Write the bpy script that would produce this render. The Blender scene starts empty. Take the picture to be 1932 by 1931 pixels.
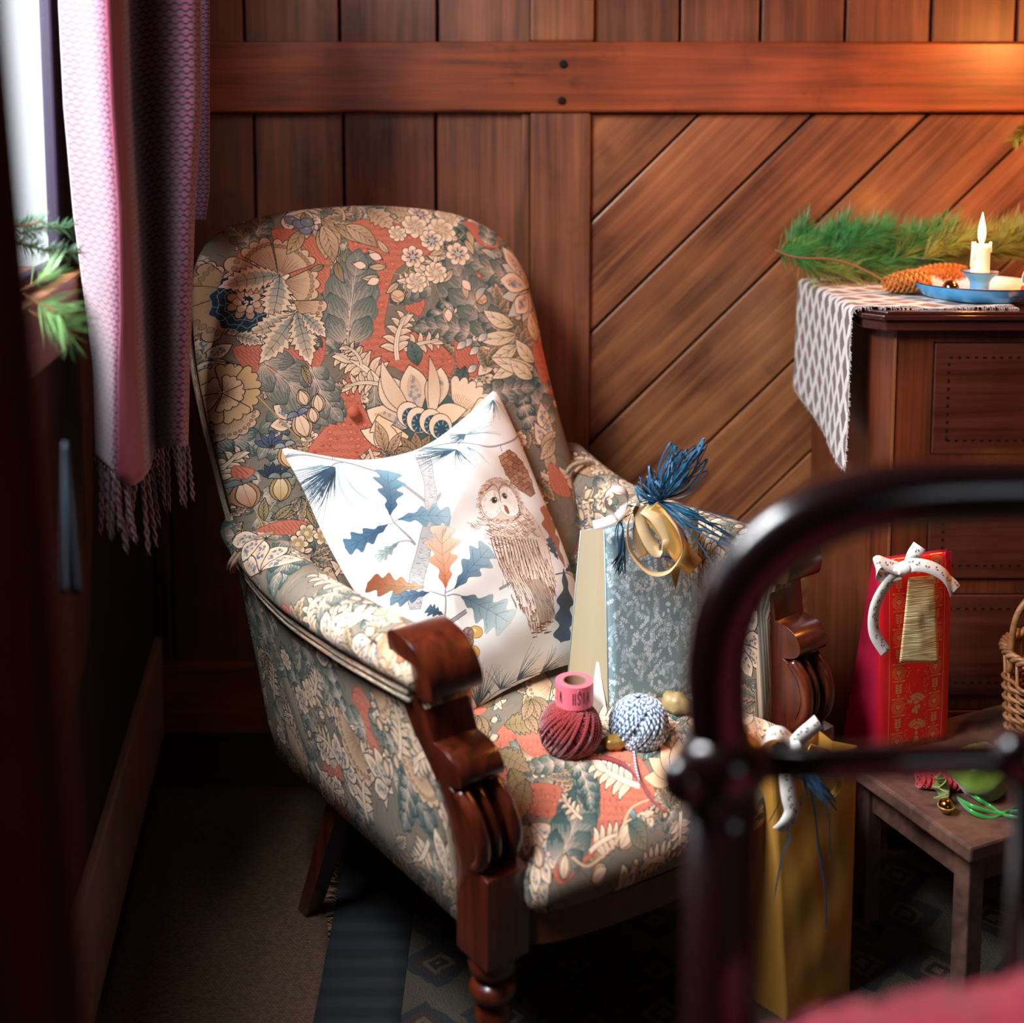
import bpy, bmesh, math, random
import numpy as np
from mathutils import Vector, Matrix
V0=Vector; R_=math.radians; PI=math.pi
SC=bpy.context.scene; COL=SC.collection
# ------------------------------------------------------------ camera, world, light, exposure
FPX=2350.; CX=966.; CY=475.; PT=R_(6); CH=1.45
cam=bpy.data.cameras.new('camera'); cam.sensor_width=36; cam.sensor_fit='HORIZONTAL'
cam.lens=FPX/1932*36; cam.shift_y=-(965.5-CY)/1932; cam.clip_start=.02
cam.dof.use_dof=True; cam.dof.focus_distance=2.2; cam.dof.aperture_fstop=1.9
co=bpy.data.objects.new('camera',cam); COL.objects.link(co)
co.location=(0,0,CH); co.rotation_euler=(R_(90)-PT,0,0); SC.camera=co
wd=bpy.data.worlds.new('world'); SC.world=wd; wd.use_nodes=True
wd.node_tree.nodes['Background'].inputs[0].default_value=(.85,.92,1,1)
wd.node_tree.nodes['Background'].inputs[1].default_value=1.7
SC.view_settings.view_transform='Standard'; SC.view_settings.look='None'
SC.view_settings.exposure=0.0; SC.view_settings.gamma=1; SC.view_settings.use_curve_mapping=False
def area(name,loc,target,sx,sy,power,col):
    l=bpy.data.lights.new(name,'AREA'); l.shape='RECTANGLE'; l.size=sx; l.size_y=sy; l.energy=power; l.color=col
    o=bpy.data.objects.new(name,l); COL.objects.link(o); o.location=loc
    o.rotation_euler=(Vector(target)-Vector(loc)).to_track_quat('-Z','Y').to_euler(); return o
def point(name,loc,power,col,rad):
    l=bpy.data.lights.new(name,'POINT'); l.energy=power; l.color=col; l.shadow_soft_size=rad
    o=bpy.data.objects.new(name,l); COL.objects.link(o); o.location=loc; return o
# daylight through the left window (the window spans Y 1.0-1.9 on the slanted left wall)
_n=V0((1,.16,0)).normalized(); _c=V0((-.785-.16*(1.425-2.45),1.425,1.79))
area('daylight_sky',_c-_n*.75+V0((.18,-.28,.95)),_c+V0((.1,.10,-.1)),1.3,1.1,300,(.95,.97,1))
def portal(name,loc,target,sx,sy):
    o=area(name,loc,target,sx,sy,1,(1,1,1)); o.data.cycles.is_portal=True; return o
portal('window_portal',_c-_n*.03,_c+_n,1.02,1.18)
portal('rear_fill_portal',(1.35,-1.74,1.75),(1.35,0,1.75),.8,.8)
# added opening in the unseen rear wall, lets sky light in as fill
CANDLE=(1.0,.30,.065)
# other candles burning out of frame on the right
point('candles_right',(1.36,2.12,1.68),24.0,CANDLE,.06)
# ------------------------------------------------------------ helpers
def ray(px,py):
    u=(px-CX)/FPX; v=(py-CY)/FPX
    return Vector((u, math.cos(PT)-v*math.sin(PT), -math.sin(PT)-v*math.cos(PT)))
CAMP=Vector((0,0,CH))
def P(px,py,Y):
    d=ray(px,py); return CAMP+d*(Y/d.y)
def PZ(px,py,z):
    d=ray(px,py); return CAMP+d*((z-CH)/d.z)
def PP(px,py,o,n):
    d=ray(px,py); return CAMP+d*((o-CAMP).dot(n)/d.dot(n))
def V(*a): return Vector(a)
def tag(o,label=None,cat=None,group=None,kind=None):
    if label:o['label']=label
    if cat:o['category']=cat
    if group:o['group']=group
    if kind:o['kind']=kind
    return o
def thing(name,label,cat,loc,group=None,kind=None):
    o=bpy.data.objects.new(name,None); COL.objects.link(o); o.location=loc; o.empty_display_size=.05
    return tag(o,label,cat,group,kind)
def wloc(o):
    v=Vector((0,0,0))
    while o: v+=o.location; o=o.parent
    return v
def mesh(name,vs,fs,mat,parent=None,uv=None,smooth=False,org=None):
    """mesh from world coordinates; its origin is the parent's origin (or the base centre when top-level)"""
    vs=[Vector(v) for v in vs]
    if parent: o0=wloc(parent)
    else:
        xs=[v.x for v in vs];ys=[v.y for v in vs];zs=[v.z for v in vs]
        o0=Vector(((min(xs)+max(xs))/2,(min(ys)+max(ys))/2,min(zs)))
    me=bpy.data.meshes.new(name); me.from_pydata([v-o0 for v in vs],[],[list(f) for f in fs]); 
    if uv is not None:
        l=me.uv_layers.new(name='UVMap')
        vi=np.zeros(len(me.loops),dtype=np.int32); me.loops.foreach_get('vertex_index',vi)
        l.data.foreach_set('uv',np.asarray(uv,dtype=np.float32)[vi].ravel())
    if smooth: me.polygons.foreach_set('use_smooth',[True]*len(me.polygons))
    me.materials.append(mat); me.update()
    o=bpy.data.objects.new(name,me); COL.objects.link(o)
    if parent:o.parent=parent
    else:o.location=o0
    return o
def fixn(o):
    bm=bmesh.new(); bm.from_mesh(o.data); bmesh.ops.recalc_face_normals(bm,faces=bm.faces); bm.to_mesh(o.data); bm.free(); return o
def bevel(o,w=.003,seg=2):
    m=o.modifiers.new('bevel','BEVEL'); m.width=w; m.segments=seg; m.limit_method='ANGLE'; m.angle_limit=R_(35); return o
def boxv(x0,x1,y0,y1,z0,z1):
    vs=[(x,y,z) for z in(z0,z1) for y in(y0,y1) for x in(x0,x1)]
    return vs,[(0,2,3,1),(4,5,7,6),(0,1,5,4),(2,6,7,3),(0,4,6,2),(1,3,7,5)]
def box(name,x0,x1,y0,y1,z0,z1,mat,parent=None,bev=.003):
    o=mesh(name,*boxv(x0,x1,y0,y1,z0,z1),mat,parent)
    if bev: bevel(o,bev)
    return o
def obox(name,o,ex,ey,ez,mat,parent=None,bev=.003):
    """box from corner o with edge vectors"""
    o=Vector(o);vs=[o+ex*a+ey*b+ez*c for c in(0,1) for b in(0,1) for a in(0,1)]
    q=mesh(name,vs,[(0,2,3,1),(4,5,7,6),(0,1,5,4),(2,6,7,3),(0,4,6,2),(1,3,7,5)],mat,parent); fixn(q)
    if bev: bevel(q,bev)
    return q
def prism(name,poly,o,ex,ey,ez,mat,parent=None,bev=0,smooth=False):
    """polygon [(a,b)] in plane o+a*ex+b*ey, extruded by ez"""
    n=len(poly);o=Vector(o)
    vs=[o+ex*a+ey*b for a,b in poly]+[o+ex*a+ey*b+ez for a,b in poly]
    fs=[tuple(range(n)),tuple(range(2*n-1,n-1,-1))]+[(i,i+n,(i+1)%n+n,(i+1)%n) for i in range(n)]
    q=fixn(mesh(name,vs,fs,mat,parent))
    if bev: bevel(q,bev)
    return q
def cat(pts,n=8,closed=False):
    """Catmull-Rom through points"""
    pts=[Vector(p) for p in pts]; out=[]; m=len(pts)
    if m<3 and not closed: 
        return [pts[0].lerp(pts[-1],i/n) for i in range(n+1)]
    g=(lambda i:pts[i%m]) if closed else (lambda i:pts[max(0,min(m-1,i))])
    for i in range(m if closed else m-1):
        a,b,c,d=g(i-1),g(i),g(i+1),g(i+2)
        for k in range(n):
            t=k/n
            out.append(.5*((2*b)+(c-a)*t+(2*a-5*b+4*c-d)*t*t+(3*b-a-3*c+d)*t**3))
    if not closed: out.append(pts[-1].copy())
    return out
def tubev(pts,r,seg=8,closed=False,caps=True):
    pts=[Vector(p) for p in pts];n=len(pts)
    rr=r if isinstance(r,(list,tuple)) else [r]*n
    vs=[];fs=[];nv=None;L=0;uv=[]
    for i,p in enumerate(pts):
        a=pts[(i-1)%n] if closed else pts[max(0,i-1)]; b=pts[(i+1)%n] if closed else pts[min(n-1,i+1)]
        t=(b-a); t=t.normalized() if t.length>1e-9 else V(0,0,1)
        if nv is None: nv=t.orthogonal().normalized()
        else:
            nv=(nv-t*nv.dot(t)); nv=nv.normalized() if nv.length>1e-6 else t.orthogonal().normalized()
        bn=t.cross(nv)
        if i: L+=(p-pts[i-1]).length
        for k in range(seg):
            an=2*PI*k/seg; vs.append(p+(nv*math.cos(an)+bn*math.sin(an))*rr[i]); uv.append((L,k/seg))
    for i in range(n if closed else n-1):
        j=(i+1)%n
        for k in range(seg):
            k2=(k+1)%seg; fs.append((i*seg+k,i*seg+k2,j*seg+k2,j*seg+k))
    if caps and not closed:
        fs.append(tuple(range(seg-1,-1,-1))); fs.append(tuple(range((n-1)*seg,n*seg)))
    return vs,fs,uv
def tube(name,pts,r,mat,parent=None,seg=8,closed=False):
    vs,fs,uv=tubev(pts,r,seg,closed); return mesh(name,vs,fs,mat,parent,uv,True)
class MB:
    def __init__(s): s.v=[];s.f=[];s.uv=[]
    def add(s,vs,fs,uv=None):
        n=len(s.v); s.v+=[Vector(v) for v in vs]; s.f+=[tuple(i+n for i in f) for f in fs]; s.uv+=(list(uv) if uv is not None else [(0,0)]*len(vs)); return s
    def tube(s,pts,r,seg=6,closed=False): s.add(*tubev(pts,r,seg,closed)); return s
    def build(s,name,mat,parent=None,smooth=False): return mesh(name,s.v,s.f,mat,parent,s.uv,smooth)
def lathe(name,prof,c,mat,parent=None,seg=28,ax=None,smooth=True):
    """prof [(r,h)] about axis through c"""
    ax=(ax or V(0,0,1)).normalized(); e=ax.orthogonal().normalized(); g=ax.cross(e);c=Vector(c)
    vs=[];fs=[];n=len(prof)
    for r,h in prof:
        for k in range(seg):
            a=2*PI*k/seg; vs.append(c+ax*h+(e*math.cos(a)+g*math.sin(a))*r)
    for i in range(n-1):
        for k in range(seg):
            k2=(k+1)%seg; fs.append((i*seg+k,i*seg+k2,(i+1)*seg+k2,(i+1)*seg+k))
    o=mesh(name,vs,fs,mat,parent,None,smooth)
    if smooth:
        m=o.modifiers.new('es','EDGE_SPLIT'); m.split_angle=R_(50)
    return o
def grid(name,fn,nu,nv,mat,parent=None,uvf=None,smooth=True,thick=0,closed_u=False):
    vs=[];uv=[]
    for j in range(nv+1):
        for i in range(nu+1):
            u=i/nu;v=j/nv; vs.append(fn(u,v)); uv.append(uvf(u,v) if uvf else (u,v))
    fs=[(j*(nu+1)+i,j*(nu+1)+i+1,(j+1)*(nu+1)+i+1,(j+1)*(nu+1)+i) for j in range(nv) for i in range(nu)]
    o=mesh(name,vs,fs,mat,parent,uv,smooth)
    if thick:
        m=o.modifiers.new('solid','SOLIDIFY'); m.thickness=thick; m.offset=0
    return o
def ribbon(name,pts,w,mat,parent=None,wd=None,n=6,th=.0006,twist=0,uvs=1.0):
    """flat ribbon along a smooth curve; wd = width direction(s); w = width or list"""
    c=cat(pts,n); N=len(c); vs=[];uv=[];fs=[];L=0
    ws=w if isinstance(w,(list,tuple)) else [w,w]
    wds=wd if isinstance(wd,(list,tuple)) and isinstance(wd[0],Vector) else [wd or V(0,0,1)]*2
    for i,p in enumerate(c):
        f=i/(N-1); t=(c[min(N-1,i+1)]-c[max(0,i-1)]).normalized()
        k=f*(len(ws)-1);a=int(min(k,len(ws)-2)); wi=ws[a]*(1-(k-a))+ws[a+1]*(k-a)
        k=f*(len(wds)-1);a=int(min(k,len(wds)-2)); d=wds[a].lerp(wds[a+1],k-a)
        d=d-t*d.dot(t); d=d.normalized() if d.length>1e-6 else t.orthogonal().normalized()
        if twist: d=Matrix.Rotation(twist*f,3,t)@d
        if i: L+=(p-c[i-1]).length
        vs+=[p-d*wi/2,p,p+d*wi/2]; uv+=[(L*uvs,0),(L*uvs,.5),(L*uvs,1)]
    for i in range(N-1):
        for k in(0,1): fs.append((i*3+k,i*3+k+1,(i+1)*3+k+1,(i+1)*3+k))
    o=mesh(name,vs,fs,mat,parent,uv,True)
    m=o.modifiers.new('solid','SOLIDIFY'); m.thickness=th; m.offset=0
    return o
# ------------------------------------------------------------ materials
def srgb(c):
    return tuple((x/12.92 if x<=.04045 else ((x+.055)/1.055)**2.4) for x in c)
def h2(s): return srgb(tuple(int(s[i:i+2],16)/255 for i in(0,2,4)))
def newmat(name):
    m=bpy.data.materials.new(name); m.use_nodes=True; nt=m.node_tree; return m,nt,nt.nodes['Principled BSDF']
def nd(nt,t,**k):
    n=nt.nodes.new(t)
    for a,b in k.items():
        if a.startswith('i_'): 
            n.inputs[int(a[2:])].default_value=b
        else: setattr(n,a,b)
    return n
def plain(name,c,rough=.5,metal=0,bump=0,bscale=200,sheen=0,var=0,vscale=8,coat=0,emit=None,es=0,sss=0,trans=0):
    m,nt,b=newmat(name); L=nt.links
    c=h2(c) if isinstance(c,str) else c
    b.inputs['Base Color'].default_value=(*c,1); b.inputs['Roughness'].default_value=rough; b.inputs['Metallic'].default_value=metal
    tc=nd(nt,'ShaderNodeTexCoord')
    if var:
        n=nd(nt,'ShaderNodeTexNoise'); n.inputs['Scale'].default_value=vscale; n.inputs['Detail'].default_value=5
        L.new(tc.outputs['Object'],n.inputs['Vector'])
        r=nd(nt,'ShaderNodeValToRGB'); r.color_ramp.elements[0].position=.3; r.color_ramp.elements[1].position=.7
        r.color_ramp.elements[0].color=(*[x*(1-var) for x in c],1); r.color_ramp.elements[1].color=(*[min(1,x*(1+var*.6)) for x in c],1)
        L.new(n.outputs['Fac'],r.inputs['Fac']); L.new(r.outputs['Color'],b.inputs['Base Color'])
    if bump:
        n=nd(nt,'ShaderNodeTexNoise'); n.inputs['Scale'].default_value=bscale; n.inputs['Detail'].default_value=3
        L.new(tc.outputs['Object'],n.inputs['Vector'])
        bp=nd(nt,'ShaderNodeBump'); bp.inputs['Strength'].default_value=bump; bp.inputs['Distance'].default_value=.002
        L.new(n.outputs['Fac'],bp.inputs['Height']); L.new(bp.outputs['Normal'],b.inputs['Normal'])
    if sheen: b.inputs['Sheen Weight'].default_value=sheen
    if coat: b.inputs['Coat Weight'].default_value=coat; b.inputs['Coat Roughness'].default_value=.15
    if sss: b.inputs['Subsurface Weight'].default_value=sss; b.inputs['Subsurface Radius'].default_value=(.01,.006,.004)
    if trans: b.inputs['Transmission Weight'].default_value=trans
    if emit: b.inputs['Emission Color'].default_value=(*h2(emit),1); b.inputs['Emission Strength'].default_value=es
    return m
def wood(name,dark,light,axis='Z',scale=1.0,rough=.42,coat=.25,rnd=.25,stain=0,bump=.25):
    """grain runs along the given object axis ('D' = 45 degrees in XZ)"""
    m,nt,b=newmat(name);L=nt.links
    tc=nd(nt,'ShaderNodeTexCoord'); oi=nd(nt,'ShaderNodeObjectInfo')
    ad=nd(nt,'ShaderNodeVectorMath',operation='ADD')
    cm=nd(nt,'ShaderNodeCombineXYZ'); mu=nd(nt,'ShaderNodeMath',operation='MULTIPLY'); mu.inputs[1].default_value=37
    L.new(oi.outputs['Random'],mu.inputs[0]); [L.new(mu.outputs[0],cm.inputs[i]) for i in range(3)]
    rot=nd(nt,'ShaderNodeMapping')
    if axis=='D': rot.inputs['Rotation'].default_value=(0,R_(45),0)
    L.new(tc.outputs['Object'],rot.inputs['Vector']); L.new(rot.outputs[0],ad.inputs[0]); L.new(cm.outputs[0],ad.inputs[1])
    mp=nd(nt,'ShaderNodeMapping'); s=22*scale; g=1.3*scale
    mp.inputs['Scale'].default_value={'X':(g,s,s),'Y':(s,g,s),'Z':(s,s,g),'D':(g,s,s)}[axis]
    L.new(ad.outputs[0],mp.inputs['Vector'])
    n1=nd(nt,'ShaderNodeTexNoise'); n1.inputs['Scale'].default_value=1; n1.inputs['Detail'].default_value=6; n1.inputs['Distortion'].default_value=1.6
    L.new(mp.outputs[0],n1.inputs['Vector'])
    mp2=nd(nt,'ShaderNodeMapping'); mp2.inputs['Scale'].default_value=tuple(x*(7 if x==s else 2.5) for x in mp.inputs['Scale'].default_value[:])
    L.new(ad.outputs[0],mp2.inputs['Vector'])
    n2=nd(nt,'ShaderNodeTexNoise'); n2.inputs['Scale'].default_value=1; n2.inputs['Detail'].default_value=4; L.new(mp2.outputs[0],n2.inputs['Vector'])
    n3=nd(nt,'ShaderNodeTexNoise'); n3.inputs['Scale'].default_value=5; n3.inputs['Detail'].default_value=4; L.new(ad.outputs[0],n3.inputs['Vector'])
    mx=nd(nt,'ShaderNodeMix',data_type='FLOAT'); mx.inputs[0].default_value=.35; L.new(n1.outputs['Fac'],mx.inputs[2]); L.new(n2.outputs['Fac'],mx.inputs[3])
    mx2=nd(nt,'ShaderNodeMix',data_type='FLOAT'); mx2.inputs[0].default_value=.33; L.new(mx.outputs[0],mx2.inputs[2]); L.new(n3.outputs['Fac'],mx2.inputs[3])
    r=nd(nt,'ShaderNodeValToRGB'); r.color_ramp.elements[0].position=.36; r.color_ramp.elements[1].position=.64
    r.color_ramp.elements[0].color=(*h2(dark),1); r.color_ramp.elements[1].color=(*h2(light),1)
    L.new(mx2.outputs[0],r.inputs['Fac'])
    hv=nd(nt,'ShaderNodeHueSaturation'); mr=nd(nt,'ShaderNodeMapRange'); mr.inputs[3].default_value=1-rnd; mr.inputs[4].default_value=1+rnd
    L.new(oi.outputs['Random'],mr.inputs[0]); L.new(mr.outputs[0],hv.inputs['Value']); L.new(r.outputs['Color'],hv.inputs['Color'])
    out=hv.outputs['Color']
    if stain:
        n4=nd(nt,'ShaderNodeTexNoise'); n4.inputs['Scale'].default_value=9; n4.inputs['Detail'].default_value=8; n4.inputs['Roughness'].default_value=.7; L.new(ad.outputs[0],n4.inputs['Vector'])
        r4=nd(nt,'ShaderNodeValToRGB'); r4.color_ramp.elements[0].position=.28;r4.color_ramp.elements[1].position=.42
        r4.color_ramp.elements[0].color=(1-stain,1-stain,1-stain,1); r4.color_ramp.elements[1].color=(1,1,1,1)
        L.new(n4.outputs['Fac'],r4.inputs['Fac']); mm=nd(nt,'ShaderNodeMix',data_type='RGBA',blend_type='MULTIPLY'); mm.inputs[0].default_value=1
        L.new(out,mm.inputs[6]); L.new(r4.outputs['Color'],mm.inputs[7]); out=mm.outputs[2]
    L.new(out,b.inputs['Base Color'])
    b.inputs['Roughness'].default_value=rough; b.inputs['Coat Weight'].default_value=coat; b.inputs['Coat Roughness'].default_value=.25
    bp=nd(nt,'ShaderNodeBump'); bp.inputs['Strength'].default_value=bump; bp.inputs['Distance'].default_value=.001
    L.new(n2.outputs['Fac'],bp.inputs['Height']); L.new(bp.outputs['Normal'],b.inputs['Normal'])
    return m
def printed(name,img,rough=.85,rep=(1,1),sheen=.15,weave=900,bump=.25,metal_mask=False,bumpimg=0,spec=.5):
    """cloth or paper carrying a print drawn by this script"""
    m,nt,b=newmat(name);L=nt.links
    uv=nd(nt,'ShaderNodeUVMap'); mp=nd(nt,'ShaderNodeMapping'); mp.inputs['Scale'].default_value=(*rep,1)
    L.new(uv.outputs[0],mp.inputs[0]); t=nd(nt,'ShaderNodeTexImage'); t.image=img; t.interpolation='Linear'
    L.new(mp.outputs[0],t.inputs[0]); L.new(t.outputs['Color'],b.inputs['Base Color'])
    b.inputs['Roughness'].default_value=rough; b.inputs['Sheen Weight'].default_value=sheen; b.inputs['Specular IOR Level'].default_value=spec
    if metal_mask: L.new(t.outputs['Alpha'],b.inputs['Metallic'])
    tc=nd(nt,'ShaderNodeTexCoord'); n=nd(nt,'ShaderNodeTexNoise'); n.inputs['Scale'].default_value=weave; n.inputs['Detail'].default_value=2
    L.new(tc.outputs['Object'],n.inputs['Vector']); bp=nd(nt,'ShaderNodeBump'); bp.inputs['Strength'].default_value=bump; bp.inputs['Distance'].default_value=.0008
    if bumpimg:
        rb=nd(nt,'ShaderNodeRGBToBW'); L.new(t.outputs['Color'],rb.inputs[0]); L.new(rb.outputs[0],bp.inputs['Height']); bp.inputs['Distance'].default_value=bumpimg; bp.inputs['Strength'].default_value=.8
    else: L.new(n.outputs['Fac'],bp.inputs['Height'])
    L.new(bp.outputs['Normal'],b.inputs['Normal']); return m
# ------------------------------------------------------------ drawing prints (flat patterns on cloth and paper)
class Cv:
    def __init__(s,w,h,bg,T=None,k=1.0,alpha=0.):
        s.w,s.h=w,h; s.a=np.empty((h,w,3),np.float32); s.a[:]=bg; s.al=np.full((h,w),alpha,np.float32); s.T=T or (lambda p:p); s.k=k; s.al_on=None
    def fill(s,pts,c,c2=None,o=None,L=None,op=1.,raw=False):
        p=np.asarray(pts,np.float64); q=p if raw else s.T(p)
        x0=max(0,int(q[:,0].min())); x1=min(s.w,int(q[:,0].max())+2); y0=max(0,int(q[:,1].min())); y1=min(s.h,int(q[:,1].max())+2)
        if x1<=x0 or y1<=y0: return
        W=x1-x0;H=y1-y0; m=np.zeros((H,W+1),np.int32); n=len(q)
        ax=q[:,0]-x0; ay=q[:,1]-y0; bx=np.roll(ax,-1); by=np.roll(ay,-1)
        for i in range(n):
            ya,yb=ay[i],by[i]
            if ya==yb: continue
            sg=1 if yb>ya else -1
            lo,hi=(ya,yb) if sg>0 else (yb,ya)
            r0=max(0,int(math.ceil(lo-.5))); r1=min(H,int(math.ceil(hi-.5)))
            if r1<=r0: continue
            rows=np.arange(r0,r1); xs=ax[i]+(rows+.5-ya)*(bx[i]-ax[i])/(yb-ya)
            xi=np.clip(np.ceil(xs-.5),0,W).astype(np.int64); m[rows,xi]+=sg
        M=np.cumsum(m,axis=1)[:,:W]!=0
        if not M.any(): return
        reg=s.a[y0:y1,x0:x1]
        if c2 is None: col=np.asarray(c,np.float32)
        else:
            oq=s.T(np.asarray([o],float))[0]; yy,xx=np.nonzero(M)
            t=np.clip(np.hypot(xx+x0-oq[0],yy+y0-oq[1])/(L*s.k),0,1)[:,None].astype(np.float32)
            col=np.asarray(c,np.float32)*(1-t)+np.asarray(c2,np.float32)*t
        reg[M]=reg[M]*(1-op)+col*op if op<1 else col
        if s.al_on is not None: s.al[y0:y1,x0:x1][M]=s.al_on
    def line(s,pts,w,c,w2=None,op=1.):
        p=s.T(np.asarray(pts,np.float64)); n=len(p)
        if n<2: return
        d=np.gradient(p,axis=0); l=np.hypot(d[:,0],d[:,1])+1e-9; nx=-d[:,1]/l; ny=d[:,0]/l
        w2=w if w2 is None else w2
        ww=(np.linspace(w,w2,n)*s.k/2).clip(.45); N=np.stack([nx*ww,ny*ww],1)
        s.fill(np.concatenate([p+N,(p-N)[::-1]]),c,op=op,raw=True)
    def loop(s,pts,w,c):
        p=np.asarray(pts,float); s.line(np.concatenate([p,p[:2]]),w,c)
    def disc(s,x,y,r,c,ry=None,rot=0,n=16,c2=None):
        s.fill(ell(x,y,r,ry or r,rot,n),c,c2,(x,y),r) if c2 is not None else s.fill(ell(x,y,r,ry or r,rot,n),c)
    def image(s,name,noise=0.,seed=1,alpha=False):
        a=s.a
        if noise: a=a*(1+(np.random.RandomState(seed).rand(s.h,s.w,1).astype(np.float32)-.5)*noise)
        out=np.ones((s.h,s.w,4),np.float32); out[...,:3]=np.clip(a,0,1)[::-1]; out[...,3]=s.al[::-1] if alpha else 1
        im=bpy.data.images.new(name,s.w,s.h,alpha=alpha); 
        if alpha: im.alpha_mode='CHANNEL_PACKED'
        im.pixels.foreach_set(out.ravel()); im.update(); im.pack(); return im
def ell(x,y,rx,ry,rot=0,n=16):
    t=np.linspace(0,2*PI,n,endpoint=False); c,s_=math.cos(rot),math.sin(rot); a=rx*np.cos(t); b=ry*np.sin(t)
    return np.stack([x+a*c-b*s_,y+a*s_+b*c],1)
def spine(x,y,ang,L,curl=0,n=14,c2=0):
    t=np.linspace(0,1,n); h=ang+curl*t+c2*t*t; d=np.stack([np.cos(h),np.sin(h)],1)*L/(n-1)
    p=np.concatenate([[[0,0]],np.cumsum((d[:-1]+d[1:])/2,0)])+[x,y]; return p,h
def sub(p,n):
    """smooth resample of control points"""
    p=np.asarray(p,float); return np.array([[v.x,v.y] for v in cat([(a,b,0) for a,b in p],n)])
def subc(p,n=5): 
    return np.array([[v.x,v.y] for v in cat([(a,b,0) for a,b in p],n,True)])
OUT=(.16,.14,.13); CREAM=(.85,.70,.57); CREAML=(.94,.84,.73); TAN=(.66,.53,.41); CORAL=(.78,.45,.36); CORALD=(.58,.27,.21)
BG=(.50,.45,.39); GRN=(.42,.46,.42); TEAL=(.28,.38,.37); TAUPE=(.64,.55,.49); BLUE=(.13,.20,.26); LBLUE=(.56,.63,.65); OLIVE=(.52,.46,.30)
rg=random.Random(5)
def leaf(cv,x,y,ang,L,W,curl=0,c=CREAM,c2=None,vein=OUT,ow=1.2,peak=.45,lobes=0,amp=.25,inner=None,veins=5,oc=OUT):
    """generic leaf or petal: pointed, optionally with serrated or lobed margin"""
    n=max(14,int(lobes*6)+14); p,h=spine(x,y,ang,L,curl,n); t=np.linspace(0,1,n)
    w=W/2*np.sin(PI*np.clip(t,0,1)**(math.log(.5)/math.log(peak)))
    if lobes:
        s_=1+amp*(np.abs(((t*lobes)%1)*1.)-.5)*2
        w=w*s_
    N=np.stack([-np.sin(h),np.cos(h)],1)*w[:,None]
    poly=np.concatenate([p+N,(p-N)[::-1]])
    cv.fill(poly,c,c2 if c2 is not None else c,(x,y),L)
    if inner is not None:
        k=.55; Ni=N*k; cv.fill(np.concatenate([p[:int(n*.85)]+Ni[:int(n*.85)],(p[:int(n*.85)]-Ni[:int(n*.85)])[::-1]]),inner,c,(x,y),L)
    if vein is not None:
        cv.line(p[:int(n*.9)],ow*.9,vein,ow*.3)
        for k in range(veins):
            i=int(n*(.12+.7*k/max(1,veins)))
            for sg in(1,-1):
                q=p[i]+N[min(n-1,i+2)]*sg*.62+(p[min(n-1,i+3)]-p[i])*.8; cv.line([p[i],(p[i]+q)/2+(p[min(n-1,i+1)]-p[i])*.2,q],ow*.6,vein,ow*.2)
    if oc is not None: cv.loop(poly,ow,oc)
def oak(cv,x,y,x2,y2,W,c,c2,nl=4,vein=None,oc=None,ow=1.):
    L=math.hypot(x2-x,y2-y); ang=math.atan2(y2-y,x2-x); n=64; t=np.linspace(0,1,n); p,h=spine(x,y,ang-.12,L,.24,n)
    env=np.interp(t,[0,.12,.45,.75,.93,1],[.06,.25,.85,1.,.6,0]); lob=.74+.26*np.cos(2*PI*(t*nl+.45))*np.interp(t,[0,.1,.9,1],[0,1,1,.2])
    w=W/2*env*lob; side=np.stack([-np.sin(h),np.cos(h)],1); fw=np.stack([np.cos(h),np.sin(h)],1)*(w*.30)[:,None]
    a=p+side*w[:,None]+fw; b=p-side*(w*.95)[:,None]+fw
    poly=np.concatenate([a,b[::-1]]); cv.fill(poly,c,c2,(x,y),L)
    sh=tuple(v*.82 for v in c); v=vein or tuple(v*.62 for v in c)
    cv.fill(np.concatenate([p,b[::-1]]),sh,c2,(x,y),L*1.1,op=.45)
    cv.line(p[:60],1.6,v,.5)
    for k in range(nl):
        i=int(n*(.18+.68*k/nl)); j=min(n-1,i+8)
        for sg,q in((1,a),(-1,b)): cv.line([p[i],(p[i]*.5+q[j]*.5),p[j]*.25+q[j]*.75],1.,v,.4)
    for k in range(26):
        i=rg.randrange(5,n-4); f=rg.uniform(.2,.85); q=a if rg.random()<.5 else b; s0=p[i]*(1-f)+q[i]*f; cv.line([s0,s0+(q[i]-p[i])*.12+np.array([.5,.5])],.6,v,.3,op=.5)
    cv.loop(poly,ow,oc or tuple(v*.75 for v in c2))
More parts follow.
